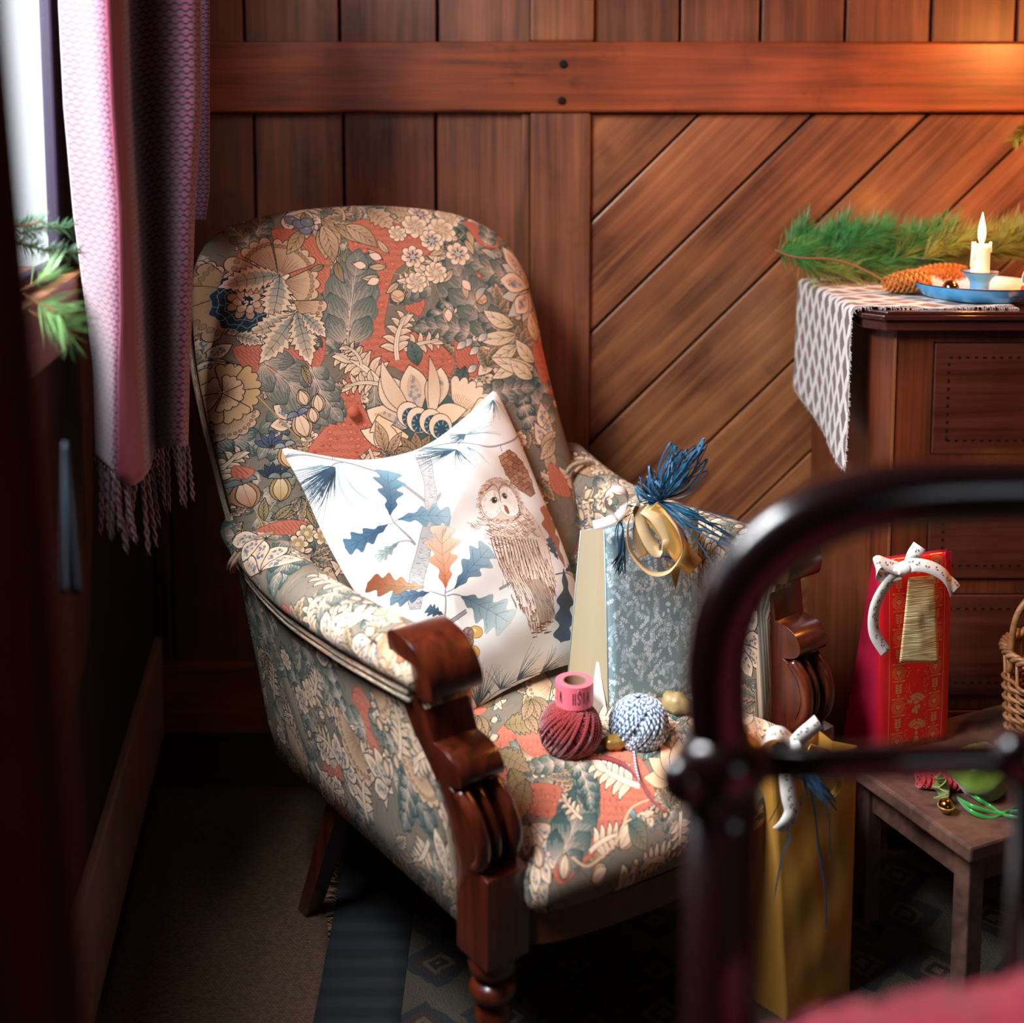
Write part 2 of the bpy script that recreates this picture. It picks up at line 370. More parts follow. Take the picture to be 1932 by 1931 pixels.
def plume(cv,x,y,ang,L,W,curl=0,c=TAUPE,tip=GRN,lt=(.80,.72,.64),nl=5,oc=None):
    """big soft feathery leaf: lobes fanned off the midrib, each hatched with flowing light veins"""
    n=40; p,h=spine(x,y,ang,L,curl,n); dk=tuple(v*.62 for v in tip); md=tuple((u+v)/2 for u,v in zip(c,tip))
    for k in range(nl-1,-1,-1):
        f=.06+.80*k/nl; i=int(n*f); l=W*.62*math.sin(PI*min(1,f*.8+.22))**.6
        for sg in(1,-1):
            a=h[i]+sg*(1.0-.45*f)
            m=16; q,hq=spine(p[i][0],p[i][1],a,l,-sg*.7,m); t=np.linspace(0,1,m); w=l*.30*np.sin(PI*np.clip(t*.93+.07,0,1)**1.3)*(1+.10*np.abs(np.sin(t*16)))
            N=np.stack([-np.sin(hq),np.cos(hq)],1)*w[:,None]; poly=np.concatenate([q+N,(q-N)[::-1]])
            cv.fill(poly,c,tip,(p[i][0],p[i][1]),l); cv.line(np.concatenate([q+N,(q-N)[::-1]])[8:24],1.0,dk)
            for u in(-.75,-.45,-.15,.15,.45,.75):
                e=int(rg.uniform(9,15)); r=q+N*u; cv.line(r[1:e],1.5,lt,.3); cv.line(r[e-3:],1.1,dk,.6)
    q,hq=p[int(n*.72):],h[int(n*.72):]; leaf(cv,q[0][0],q[0][1],hq[0],L*.32,W*.34,curl*.3,c,tip,vein=lt,oc=dk,veins=3)
    cv.line(p[:36],3.,lt,.8); cv.line(p[:30]+[1.5,0],.9,dk,.4)
def acanthus(cv,x,y,ang,L,curl,n=6,s=1.,c=CREAM,c2=CREAML,both=True):
    """cream curling scroll leaf made of hooked lobes"""
    m=40; p,h=spine(x,y,ang,L,curl,m)
    for k in range(n-1,-1,-1):
        f=.14+.78*k/n; i=int(m*f); l=L*(.42*(1-.45*f))*s
        for sg in ((1,-1) if both else (math.copysign(1,curl),)):
            leaf(cv,p[i][0],p[i][1],h[i]+sg*.35,l,l*.38,sg*1.5,c,c2,vein=None,ow=1.3)
            q,_=spine(p[i][0],p[i][1],h[i]+sg*.33,l*.8,sg*1.4,8); cv.line(q,.8,(.55,.42,.33),.3)
    leaf(cv,p[int(m*.6)][0],p[int(m*.6)][1],h[int(m*.6)],L*.42,L*.16,curl*.9,c,c2,vein=None,ow=1.3)
    w=np.interp(np.linspace(0,1,m),[0,.5,1],[L*.05,L*.045,L*.01])[:,None]; N=np.stack([-np.sin(h),np.cos(h)],1)*w
    cv.fill(np.concatenate([p+N,(p-N)[::-1]]),c2); cv.line(p+N,1.1,OUT,.5); cv.line(p-N,1.1,OUT,.5); cv.line(p,.8,(.6,.46,.36),.3)
def flower(cv,x,y,r,n=8,c=CREAM,ctr=BLUE,rot=0.,star=True,c2=CREAML):
    for k in range(n):
        a=rot+2*PI*k/n; px_,py_=x+math.cos(a)*r*.62,y+math.sin(a)*r*.62
        e=ell(px_,py_,r*.42,r*.36,a,12); cv.fill(e,c,c2,(x,y),r); cv.loop(e,1.1,OUT)
    cv.disc(x,y,r*.6,c)
    for k in range(n):
        a=rot+2*PI*k/n
        if star: cv.line([(x,y),(x+math.cos(a)*r*.62,y+math.sin(a)*r*.62)],r*.24,ctr,r*.06)
        else: cv.line([(x+math.cos(a)*r*.3,y+math.sin(a)*r*.3),(x+math.cos(a)*r*.7,y+math.sin(a)*r*.7)],r*.09,(.62,.5,.4),.3)
    cv.disc(x,y,r*.26,ctr)
    for k in range(7):
        a=2*PI*k/6; q=0 if k==6 else r*.17; cv.disc(x+math.cos(a)*q,y+math.sin(a)*q,r*.075,CREAML,n=8)
def carnation(cv,x,y,r,dk=BLUE,lt=LBLUE,ctr=CREAM):
    for ring,(rr,n) in enumerate(((1.,11),(.82,10),(.63,9))):
        for k in range(n):
            a=2*PI*(k+ring*.5)/n; q=r*rr*.66; X,Y=x+math.cos(a)*q,y+math.sin(a)*q
            pts=[]; 
            for j in range(13):
                b=-1.5+3*j/12; R=r*rr*.34*(1+.10*math.cos(b*6)); pts.append((X+math.cos(a+b)*R,Y+math.sin(a+b)*R))
            pts.append((x+math.cos(a)*r*.2,y+math.sin(a)*r*.2)); cv.fill(pts,dk); cv.line(pts[:-1],1.2,lt); 
            for d in(-.5,0,.5): cv.line([(x+math.cos(a+d*.2)*q*.6,y+math.sin(a+d*.2)*q*.6),(X+math.cos(a+d)*r*rr*.2,Y+math.sin(a+d)*r*rr*.2)],.8,tuple(v*.6 for v in dk))
    for ring,(rr,n) in enumerate(((.52,9),(.30,7))):
        for k in range(n):
            a=2*PI*(k+ring*.5)/n; e=ell(x+math.cos(a)*r*rr*.8,y+math.sin(a)*r*rr*.8,r*.17,r*.13,a,10); cv.fill(e,tuple(v*.85 for v in ctr) if ring==0 else ctr); cv.loop(e,1.,OUT)
    cv.disc(x,y,r*.17,BLUE)
    for k in range(22):
        a=rg.uniform(0,6.28); q=r*.22*math.sqrt(rg.random()); cv.disc(x+math.cos(a)*q,y+math.sin(a)*q,r*.036,CREAML,n=6)
def fan(cv,x,y,a0,a1,R,n,c=TAN,c2=CREAM,circles=True):
    pts=[(x,y)]; m=n*8
    for i in range(m+1):
        f=i/m; a=a0+(a1-a0)*f; r=R*(.88+.12*abs(math.sin(PI*f*n))**.6); pts.append((x+math.cos(a)*r,y+math.sin(a)*r))
    cv.fill(pts,c,c2,(x,y),R)
    for i in range(n*3):
        a=a0+(a1-a0)*(i+.5)/(n*3); cv.line([(x+math.cos(a)*R*.15,y+math.sin(a)*R*.15),(x+math.cos(a)*R*rg.uniform(.5,.68),y+math.sin(a)*R*.6)],1.,(.55,.40,.30),.3)
    if circles:
        for i in range(n*2):
            a=a0+(a1-a0)*(i+.5)/(n*2); e=ell(x+math.cos(a)*R*.8,y+math.sin(a)*R*.8,R*.055,R*.055,0,10); cv.fill(e,TAN); cv.loop(e,.9,(.40,.30,.22))
    cv.loop(pts,1.4,OUT)
def tulip(cv,x,y,ang,s,c=CREAM,dk=TAN,cap=None):
    for sg in(1,-1): leaf(cv,x,y,ang+sg*.45,s,s*.5,-sg*.9,dk,c,vein=None,ow=1.3)
    leaf(cv,x,y,ang,s*.95,s*.5,0,c,CREAML,vein=(.5,.38,.28),veins=0,ow=1.3)
    if cap:
        for sg in(1,-1): X=x+math.cos(ang)*s*.8; Y=y+math.sin(ang)*s*.8; leaf(cv,X,Y,ang+sg*.4,s*.5,s*.22,sg*2.2,cap,LBLUE,vein=None,ow=1.3)
def lily(cv,x,y,ang,L,W,c=CREAM,blue=(.24,.34,.46),curl=0):
    leaf(cv,x,y,ang,L,W,curl,c,CREAML,vein=None,ow=1.5,peak=.6)
    leaf(cv,x+math.cos(ang)*L*.12,y+math.sin(ang)*L*.12,ang,L*.72,W*.55,curl,(.80,.74,.68),CREAM,vein=None,oc=None,peak=.6)
    for k in range(16):
        f=rg.uniform(.25,.75); w=rg.uniform(-.22,.22)*W; X=x+math.cos(ang+curl*f/2)*L*f-math.sin(ang)*w; Y=y+math.sin(ang+curl*f/2)*L*f+math.cos(ang)*w
        for j in range(5): a=j*1.256+k; cv.line([(X,Y),(X+math.cos(a)*W*.07,Y+math.sin(a)*W*.07)],1.6,blue,.8)
        cv.disc(X,Y,W*.02,CREAML,n=6)
def coral(cv,pts,hatch=0):
    p=subc(pts,5); cv.fill(p,CORAL); cv.loop(p,1.2,CORALD)
    x0,y0=p.min(0); x1,y1=p.max(0)
    from_in=lambda X,Y: sum(((p[i][1]>Y)!=(p[i-1][1]>Y)) and (X<(p[i-1][0]-p[i][0])*(Y-p[i][1])/(p[i-1][1]-p[i][1])+p[i][0]) for i in range(len(p)))%2==1
    g=7 if hatch else 13; Y=y0; lt=tuple(min(1,v*1.08) for v in CORAL)
    while Y<y1:
        X=x0+rg.uniform(0,3)
        while X<x1:
            if from_in(X,Y) and from_in(X+5,Y+4) and from_in(X-5,Y-5):
                if hatch: cv.line([(X-3,Y-4),(X+3,Y+4)],1.1,CORALD)
                else:
                    q=rg.random()
                    if q<.25:
                        for j in range(5): a=j*1.256+X; cv.line([(X,Y),(X+math.cos(a)*6,Y+math.sin(a)*6)],1.,CORALD,.5)
                    elif q<.45: cv.fill(ell(X,Y,4,3.5),lt); cv.loop(ell(X,Y,5,4.5,0,6),1.,CORALD)
                    for o in(0,3.4): cv.line(sub([(X-7,Y+6+o),(X-2,Y+8+o+rg.uniform(-2,2)),(X+3,Y+5+o),(X+8,Y+7+o)],3),.8,CORALD,.5)
            X+=g
        Y+=g
def hair(cv,x0,y0,x1,y1,n,cols,L=26,seed=3):
    r=random.Random(seed)
    for k in range(n):
        X=r.uniform(x0,x1);Y=r.uniform(y0,y1); a=math.sin(X*.013)*1.6+math.cos(Y*.011)*1.7+1; p,_=spine(X,Y,a,L*r.uniform(.5,1.4),r.uniform(-.9,.9),6); cv.line(p,r.uniform(.8,2.2),r.choice(cols),.4)
def tapestry(cv,x0,y0,x1,y1,seed=1,dens=1.):
    """dense all-over ground of leaves, coral patches, buds and blossoms"""
    global rg; keep=rg; rg=r=random.Random(seed); A=(x1-x0)*(y1-y0)/1e4
    hair(cv,x0,y0,x1,y1,int(A*26*dens),[GRN,TEAL,TAUPE,(.36,.33,.29),(.55,.49,.42)],30,seed)
    for k in range(int(A*.36*dens)):
        X=r.uniform(x0,x1);Y=r.uniform(y0,y1); s=r.uniform(22,42)
        coral(cv,[(X+math.cos(a)*s*r.uniform(.5,1.2),Y+math.sin(a)*s*r.uniform(.6,1.3)) for a in [j*.9 for j in range(7)]],hatch=r.random()<.4)
    for k in range(int(A*1.5*dens)): plume(cv,r.uniform(x0,x1),r.uniform(y0,y1),r.uniform(0,6.28),r.uniform(70,130),r.uniform(45,75),r.uniform(-1.2,1.2),tip=r.choice([GRN,TEAL,GRN]))
    for k in range(int(A*2.6*dens)):
        X=r.uniform(x0,x1);Y=r.uniform(y0,y1); a=r.uniform(0,6.28); q=r.random()
        if q<.22: acanthus(cv,X,Y,a,r.uniform(60,95),r.uniform(-1.6,1.6),5)
        elif q<.42:
            for j in range(3): leaf(cv,X,Y,a+(j-1)*.8,r.uniform(35,60),r.uniform(18,28),r.uniform(-.5,.5),TAN,CREAM,lobes=6,inner=GRN)
        elif q<.62:
            p,h=spine(X,Y,a,60,r.uniform(-.8,.8),8); cv.line(p,3,OLIVE); cv.line(p,1,CREAM)
            for j in(2,4,6): tulip(cv,p[j][0],p[j][1],a+(1 if j%4 else -1)*.9,r.uniform(16,26),cap=(.45,.45,.48) if r.random()<.5 else None)
        elif q<.8: flower(cv,X,Y,r.uniform(12,20),r.choice([6,8]),ctr=r.choice([BLUE,TAN,(.35,.38,.48)]),rot=a)
        elif q<.9: fan(cv,X,Y,a,a+2.4,r.uniform(40,60),6)
        else:
            for j in range(4): lily(cv,X,Y,a+j*.7,r.uniform(45,65),26)
    rg=keep
# ------------------------------------------------------------ chair frame: s across, t backwards, z up
YAW=R_(37); eS=V(math.cos(YAW),math.sin(YAW),0); eT=V(-math.sin(YAW),math.cos(YAW),0); F0=V(.2125,1.84,0); eZ=V(0,0,1)
def C(s,t,z): return F0+eS*s+eT*t+eZ*z
BK_O=C(0,.44,.3); BK_T=(eT*.357+eZ).normalized(); BK_N=(eZ*.357-eT).normalized()   # reclined back plane
def plane_T(o,e1,e2,n,fx,fy):
    """art drawn in photograph pixels lands on the real surface plane (o,e1,e2)"""
    o=np.array(o);e1=np.array(e1);e2=np.array(e2);n=np.array(n);c0=np.array(CAMP)
    def T(p):
        p=np.asarray(p,float); u=(p[:,0]-CX)/FPX; v=(p[:,1]-CY)/FPX
        d=np.stack([u,math.cos(PT)-v*math.sin(PT),-math.sin(PT)-v*math.cos(PT)],1)
        k=((o-c0)@n)/(d@n); q=c0+d*k[:,None]-o; return np.stack([fx(q@e1),fy(q@e2)],1)
    return T
def px_plane(px,py,o,e1,e2,n):
    q=PP(px,py,o,n)-o; return q.dot(e1),q.dot(e2)
def puff(name,outline,cen,o,e1,e2,n,front,back,mat,parent,uvf,rings=22,wr=None):
    dmax=front(0,*cen)
    """closed upholstered pad: dome profiles front(r), back(r) over a star-shaped outline in a plane"""
    N=len(outline); vs=[];uv=[];fs=[]; cx,cy=cen
    rs=[1-(1-i/rings)**1.0 for i in range(1,rings+1)]
    def put(a,b,d): vs.append(o+e1*a+e2*b+n*d); uv.append(uvf(a,b) if wr is None else (lambda L,k:uvf(a+(a-cx)/L*k,b+(b-cy)/L*k))(math.hypot(a-cx,b-cy)+1e-6,max(0,(dmax-d)*wr)))
    put(cx,cy,front(0,cx,cy))
    for r in rs:
        r2=math.sin(r*PI/2)**.9 if r<1 else 1
        for a,b in outline: put(cx+(a-cx)*r2,cy+(b-cy)*r2,front(r2,cx+(a-cx)*r2,cy+(b-cy)*r2))
    for r in reversed(rs[:-1]):
        r2=math.sin(r*PI/2)**.9
        for a,b in outline: put(cx+(a-cx)*r2,cy+(b-cy)*r2,back(r2,cx+(a-cx)*r2,cy+(b-cy)*r2))
    put(cx,cy,back(0,cx,cy)); M=len(vs)-1; nr=(M-1)//N
    for i in range(N):
        j=(i+1)%N; fs.append((0,1+i,1+j)); fs.append((M,1+(nr-1)*N+j,1+(nr-1)*N+i))
        for k in range(nr-1): fs.append((1+k*N+i,1+(k+1)*N+i,1+(k+1)*N+j,1+k*N+j))
    return fixn(mesh(name,vs,fs,mat,parent,uv,True))
def resamp(pts,n=140):
    p=[Vector((a,b,0)) for a,b in pts]; c=cat(p,12,True); L=[0]
    for i in range(len(c)): L.append(L[-1]+(c[(i+1)%len(c)]-c[i]).length)
    out=[];j=0
    for k in range(n):
        d=L[-1]*k/n
        while L[j+1]<d: j+=1
        q=c[j].lerp(c[(j+1)%len(c)],(d-L[j])/max(1e-9,L[j+1]-L[j])); out.append((q.x,q.y))
    return out
# ------------------------------------------------------------ print: chair back
KB=1500
cvB=Cv(1650,1730,BG,plane_T(BK_O,eS,BK_T,BK_N,lambda a:(a+.55)*KB,lambda b:(1.13-b)*KB),1.5)
tapestry(cvB,330,330,1180,1250,11,1.15)
D=R_
def back_art(cv):
    coral(cv,[(505,440),(560,445),(600,480),(590,560),(540,560),(520,500)],1)
    coral(cv,[(655,425),(745,430),(800,480),(725,520),(705,580),(700,640),(760,640),(830,690),(790,740),(700,700),(655,760),(690,820),(660,865),(600,885),(560,860),(600,800),(625,730),(655,640),(665,560),(640,500)])
    coral(cv,[(870,420),(905,430),(930,470),(890,470)],1); coral(cv,[(860,520),(885,540),(880,590),(850,570)]); coral(cv,[(430,660),(540,670),(585,650),(570,710),(470,720)],1)
    coral(cv,[(830,640),(870,680),(870,720),(835,700)],1); coral(cv,[(1005,640),(1030,700),(1010,730),(985,670)])
    plume(cv,628,668,D(-88),185,125,.25,nl=5); plume(cv,560,640,D(60),30,30); plume(cv,470,690,D(35),170,110,.3,nl=5); plume(cv,905,640,D(-130),170,95,.4,nl=5); plume(cv,860,640,D(-165),110,60,-.4)
    plume(cv,560,700,D(70),120,75,-.4); plume(cv,950,650,D(200),90,50,.4); plume(cv,470,480,D(-120),80,60); plume(cv,900,470,D(-60),90,50); plume(cv,880,760,D(-20),110,60,.3)
    for a,L in((205,85),(170,95),(140,100)): fan(cv,440,560,D(a)-.5,D(a)+.5,L,3,TAN,(.80,.62,.45))
    fan(cv,505,532,D(-215),D(-150),95,3); fan(cv,505,532,D(-145),D(-95),80,3); fan(cv,505,535,D(-92),D(-20),78,5); fan(cv,508,545,D(-25),D(50),72,4); fan(cv,530,580,D(0),D(70),62,3)
    carnation(cv,450,578,60)
    IN=(.50,.55,.52)
    leaf(cv,508,530,D(176),108,46,-.2,CREAM,CREAML,lobes=10,inner=IN); leaf(cv,508,532,D(98),95,50,.15,CREAM,CREAML,lobes=9,inner=IN)
    leaf(cv,535,605,D(150),95,40,.3,CREAM,CREAML,lobes=8,inner=IN); leaf(cv,533,605,D(122),110,46,.1,CREAM,CREAML,lobes=9,inner=IN); leaf(cv,535,600,D(78),105,44,-.1,CREAM,CREAML,lobes=9,inner=IN); leaf(cv,545,605,D(40),62,32,.2,CREAM,CREAML,lobes=6,inner=IN)
    leaf(cv,430,640,D(15),50,26,.3,CREAM,CREAML,lobes=6,inner=IN)
    for x,y,a in((575,400,95),(600,415,60),(620,430,35),(560,440,120),(590,440,80)): leaf(cv,x,y,D(a),62,26,.2,TAN,(.80,.66,.48),veins=4)
    leaf(cv,598,430,D(75),80,34,.3,CREAM,TAN); leaf(cv,640,432,D(30),70,36,.4,CREAM,TAN)
    for x,y in((545,418),(566,440),(557,427),(572,424)): cv.disc(x,y,12,(.50,.50,.54)); cv.loop(ell(x,y,12,10),1.2,OUT); cv.disc(x+3,y-3,3,LBLUE)
    acanthus(cv,640,420,D(-60),60,-1.8,4,c=TAN,c2=CREAM); leaf(cv,690,395,D(40),60,45,.4,TAN,CREAM,lobes=5); leaf(cv,730,392,D(20),55,36,-.4,TAN,CREAM,lobes=5)
    cv.line(sub([(585,515),(610,510),(632,490),(640,460)],5),5,OLIVE,3); leaf(cv,615,505,D(100),45,16,-.8,OLIVE,TAN,veins=0); leaf(cv,590,512,D(150),30,12,.3,OLIVE,TAN,veins=0)
    # blossom spray
    for p in ([(700,520),(730,530),(760,500)],[(735,560),(745,530),(757,500)],[(800,520),(810,490),(820,450)],[(850,520),(845,500),(842,480)],[(790,540),(800,570),(815,600)],[(880,480),(860,440),(840,430)]): cv.line(sub(p,5),3.5,OLIVE,2); cv.line(sub(p,5),1,CREAM,.5)
    for x,y,a in((700,502,-150),(705,515,170),(672,518,-170),(690,535,165),(810,590,80),(845,545,70),(735,560,110),(725,545,130),(860,460,60),(870,440,75),(895,480,20),(712,490,-130),(828,520,120),(818,480,150)): leaf(cv,x,y,D(a),34,13,.3,(.74,.66,.50),CREAM,veins=0)
    for x,y,a in((698,500,-160),(668,515,-170),(815,595,85),(845,540,55),(690,540,160)): leaf(cv,x,y,D(a),26,16,0,CREAML,(.96,.78,.70),veins=0,vein=None)
    for x,y,r,n,ct,st in((789,406,22,8,(.25,.27,.38),1),(841,411,24,8,TAN,0),(771,434,25,8,(.45,.45,.50),0),(820,441,26,8,(.58,.52,.50),0),(734,449,17,8,(.62,.6,.5),0),(796,463,22,8,(.20,.32,.46),1),(756,496,22,7,(.22,.24,.42),1),(842,490,23,7,(.22,.33,.48),1),(796,527,21,9,(.66,.62,.6),0),(758,546,20,8,(.45,.55,.72),0)): flower(cv,x,y,r,n,ctr=ct,star=bool(st),rot=.3)
    for x,y,r in((722,572,13),(880,576,11)): cv.disc(x,y,r,CREAM); cv.loop(ell(x,y,r,r),1.6,OUT); cv.line([(x-r,y-4),(x,y+4),(x+r,y-2)],2.5,CORAL); cv.line([(x-r+3,y+3),(x+4,y+r-3)],1.2,OUT)
    # right lily
    for a,L,W,b in((200,70,30,0),(250,95,34,0),(275,80,30,1),(232,75,36,0),(170,60,30,0),(150,70,30,0),(120,80,34,0),(95,70,26,0)): leaf(cv,985,552,D(a),L,W,.5 if a<200 else -.5,CREAM,(.80,.78,.72),vein=None,ow=1.2)
    lily(cv,990,548,D(188),72,40); lily(cv,985,540,D(236),85,34); lily(cv,985,556,D(128),58,36)
    for x,y,a in((890,555,160),(905,600,120),(915,500,-110)): leaf(cv,x,y,D(a),36,14,-1.2,LBLUE,CREAM,vein=None)
    for x,y,a,L in((945,625,190,70),(950,640,160,85),(950,660,140,60),(960,680,130,75),(990,700,175,95),(985,720,200,60),(990,690,-150,60),(1000,650,-120,60)): leaf(cv,x,y,D(a),L,28,.5,(.82,.74,.58),CREAML,veins=3)
    for x,y in((862,650),(875,665),(890,640),(872,698),(850,655)): leaf(cv,x,y,D(140),24,14,0,LBLUE,CREAML,vein=None)
    # centre scrolls and great flower
    acanthus(cv,700,745,D(-125),120,-.7,6,1.,both=True); acanthus(cv,722,690,D(-105),95,1.0,5); acanthus(cv,735,672,D(-30),75,.6,4); acanthus(cv,690,735,D(-165),75,-.8,4)
    acanthus(cv,655,700,D(-100),60,-1.4,4)
    leaf(cv,760,700,D(-100),50,28,-.4,TEAL,GRN,veins=4); leaf(cv,850,700,D(100),60,26,.2,TEAL,GRN)
    fan(cv,830,800,D(-95),D(-15),82,6,(.93,.78,.62),CREAML,circles=False); fan(cv,845,815,D(-60),D(20),70,5,(.93,.78,.62),CREAML,circles=False)
    cv.fill(ell(772,800,70,66,0,30),TEAL)
    lily(cv,762,812,D(-172),100,50,blue=(.35,.38,.46),curl=.35); lily(cv,765,800,D(-140),112,54,blue=(.35,.38,.46),curl=.3); lily(cv,770,795,D(-105),100,52,blue=(.30,.36,.5)); lily(cv,782,795,D(-68),96,46,blue=(.35,.38,.46),curl=-.3)
    leaf(cv,755,790,D(-145),120,30,.8,CREAM,CREAML,vein=None); leaf(cv,790,800,D(-80),120,24,-.5,CREAML,CREAM,vein=None)
    leaf(cv,750,830,D(170),95,48,.6,(.95,.80,.62),CREAML,vein=None,ow=1.5); leaf(cv,690,790,D(75),80,44,-.3,(.95,.80,.62),CREAML,lobes=3,vein=None,ow=1.5)
    leaf(cv,790,800,D(-25),70,40,.3,(.95,.80,.62),CREAML,vein=None)
    for x,y,a in((748,790,-120),(766,800,-90),(790,803,-80),(808,812,-50)):
        e=ell(x,y,22,25,D(a)*.3,18); cv.fill(e,CREAML); cv.loop(e,1.4,OUT); e=ell(x+2,y+5,15,18,0,16); cv.fill(e,(.20,.32,.38))
        for j in range(9): b=j*.7; cv.line([(x+2+math.cos(b)*9,y+5+math.sin(b)*9),(x+2+math.cos(b)*17,y+5+math.sin(b)*18)],2.2,(.75,.72,.64),.5)
    for a in(-30,-60,-95,-130,-160): leaf(cv,765,868,D(a),48,22,0,(.60,.50,.38),TAN)
    leaf(cv,705,860,D(-100),62,24,-.3,TAN,CREAM); leaf(cv,712,865,D(-70),50,18,.3,TAN,CREAM)
    # left lower: peony, tulips
    for a,R0 in((160,58),(200,56),(240,58),(280,55),(330,62),(20,60),(60,58),(110,55)): fan(cv,415,745,D(a)-.45,D(a)+.45,R0,3,TAN,(.84,.68,.48),circles=False)
    for a in(0,70,150,220,300): fan(cv,415,745,D(a)-.6,D(a)+.6,34,3,(.78,.62,.44),CREAM,circles=False)
    for p in ([(470,755),(520,810),(560,850)],[(550,870),(565,820),(570,790)],[(480,1000),(500,960),(520,930)],[(490,1000),(470,950),(460,930)],[(540,905),(560,940),(550,980)]): cv.line(sub(p,5),4,OLIVE,3); cv.line(sub(p,5),1.2,CREAM,.5)
    tulip(cv,558,832,D(-112),52,CREAM,cap=(.36,.38,.48)); tulip(cv,556,774,D(-115),34); tulip(cv,580,786,D(-100),36); tulip(cv,572,806,D(-105),32)
    for a in(-160,-130,-90,-50,-20): leaf(cv,496,848,D(a),30,12,0,(.28,.32,.44),(.36,.40,.52),veins=0)
    for a in(-150,-120,-90,-60,-30): leaf(cv,500,905,D(a),28,11,0,(.16,.19,.27),(.25,.29,.38),veins=0)
    tulip(cv,530,888,D(-105),48,(.82,.62,.40),cap=(.62,.60,.58)); tulip(cv,515,950,D(-92),52,(.70,.55,.32),cap=(.45,.42,.38)); tulip(cv,470,960,D(-110),58,(.66,.42,.30),cap=(.40,.38,.36))
    for x,y,a in((500,980,-20),(505,985,-50),(490,985,-100),(560,960,60),(565,950,30),(545,700,60)): leaf(cv,x,y,D(a),44,16,.3,(.60,.55,.36),TAN)
    coral(cv,[(480,1000),(520,985),(560,990),(545,1010),(490,1010)],1); coral(cv,[(440,880),(470,890),(460,905),(440,900)],1)
    for x,y in((560,1010),(590,1015),(545,1030)): flower(cv,x,y,18,6,c=(.70,.58,.40),ctr=TAN,star=False)
    for x,y,a in((1000,760,80),(1020,790,100),(985,800,60)): lily(cv,x,y,D(a),60,30)
    for x,y,a in((1000,860,-60),(1020,900,-100),(1040,930,-120),(1030,830,120)): leaf(cv,x,y,D(a),56,26,.3,TAN,CREAM)
    coral(cv,[(1015,880),(1045,900),(1060,940),(1020,930)],1)
back_art(cvB)
imB=cvB.image('print_back',.10,1); del cvB
# ------------------------------------------------------------ print: chair seat
KS=1500
cvS=Cv(1350,1350,BG,plane_T(C(0,0,.43),eS,eT,eZ,lambda a:(a+.45)*KS,lambda b:(.72-b)*KS),1.35)
tapestry(cvS,820,1150,1620,1760,23,1.1)
def seat_art(cv):
    coral(cv,[(975,1405),(1040,1400),(1100,1440),(1050,1470),(990,1440)]); coral(cv,[(1150,1440),(1210,1450),(1250,1520),(1190,1560),(1120,1620),(1060,1660),(1040,1640),(1100,1580),(1120,1530),(1100,1500)])
    coral(cv,[(1000,1500),(1060,1510),(1040,1560),(980,1540)])
    plume(cv,1085,1450,D(160),110,50,.3); plume(cv,1050,1640,D(-60),150,110,-.2,tip=TEAL); plume(cv,1090,1460,D(60),90,60,.4,tip=TEAL); plume(cv,960,1400,D(-30),110,50)
    acanthus(cv,1215,1500,D(190),110,.5,6); acanthus(cv,1240,1440,D(-120),90,.4,5); acanthus(cv,1100,1560,D(-150),60,.5,4)
    for x,y,a in((930,1440,20),(960,1470,60),(925,1520,80),(990,1490,100),(950,1390,-10)): leaf(cv,x,y,D(a),80,40,.3,OLIVE,TAN,lobes=8)
    for a in(170,200,230,260): leaf(cv,1290,1480,D(a),70,34,.2,CREAM,(.93,.76,.60),vein=None)
    acanthus(cv,1120,1610,D(-40),90,.6,5); tulip(cv,1190,1600,D(-60),60,CREAM,cap=TEAL); leaf(cv,1200,1560,D(20),70,36,.4,TEAL,TAN); cv.line(sub([(1080,1620),(1120,1630),(1180,1590),(1200,1540),(1240,1520)],6),6,CREAM,4)
    tulip(cv,1010,1640,D(-100),40); tulip(cv,1060,1655,D(-80),42); tulip(cv,1130,1650,D(-30),44)
    for a in(-175,-150,-125,-95,-50,-10,25,60,100,140): lily(cv,1452,1318,D(a),92 if 0<a<150 or a<-90 else 60,58,c=(.93,.82,.72),blue=(.18,.32,.42))
    for x,y in((1420,1240),(1390,1230)): carnation(cv,x,y,30,dk=(.2,.3,.36))
    for x,y,a in((1440,1390,60),(1480,1400,80),(1510,1380,70),(1530,1360,85),(1420,1380,100)): leaf(cv,x,y,D(a),60,26,.5,(.86,.78,.68),(.93,.80,.68),vein=OUT,veins=2)
    for x,y,a in((930,1350,200),(990,1370,-30),(1000,1340,20),(900,1370,60)): 
        for j in range(3): leaf(cv,x,y,D(a+j*40),44,24,.3,(.52,.45,.30),TAN)
seat_art(cvS)
imS=cvS.image('print_seat',.10,2); del cvS
cvT=Cv(1300,1300,BG,lambda p:np.asarray(p)*2.1,2.1); tapestry(cvT,-40,-40,660,660,37,1.5)
imT=cvT.image('print_arms',.10,3); del cvT
M_back=printed('upholstery_back',imB,.8,sheen=.03,spec=.25); M_seat=printed('upholstery_seat',imS,.8,sheen=.03,spec=.25); M_arm=printed('upholstery_arms',imT,.8,sheen=.03,spec=.25)
M_mahog=wood('mahogany','2a0d06','5e2310','Z',1.6,.25,.6,.1)
M_mahogL=wood('mahogany_worn','4a1e0e','7d3a1e','Z',1.6,.4,.3,.1)
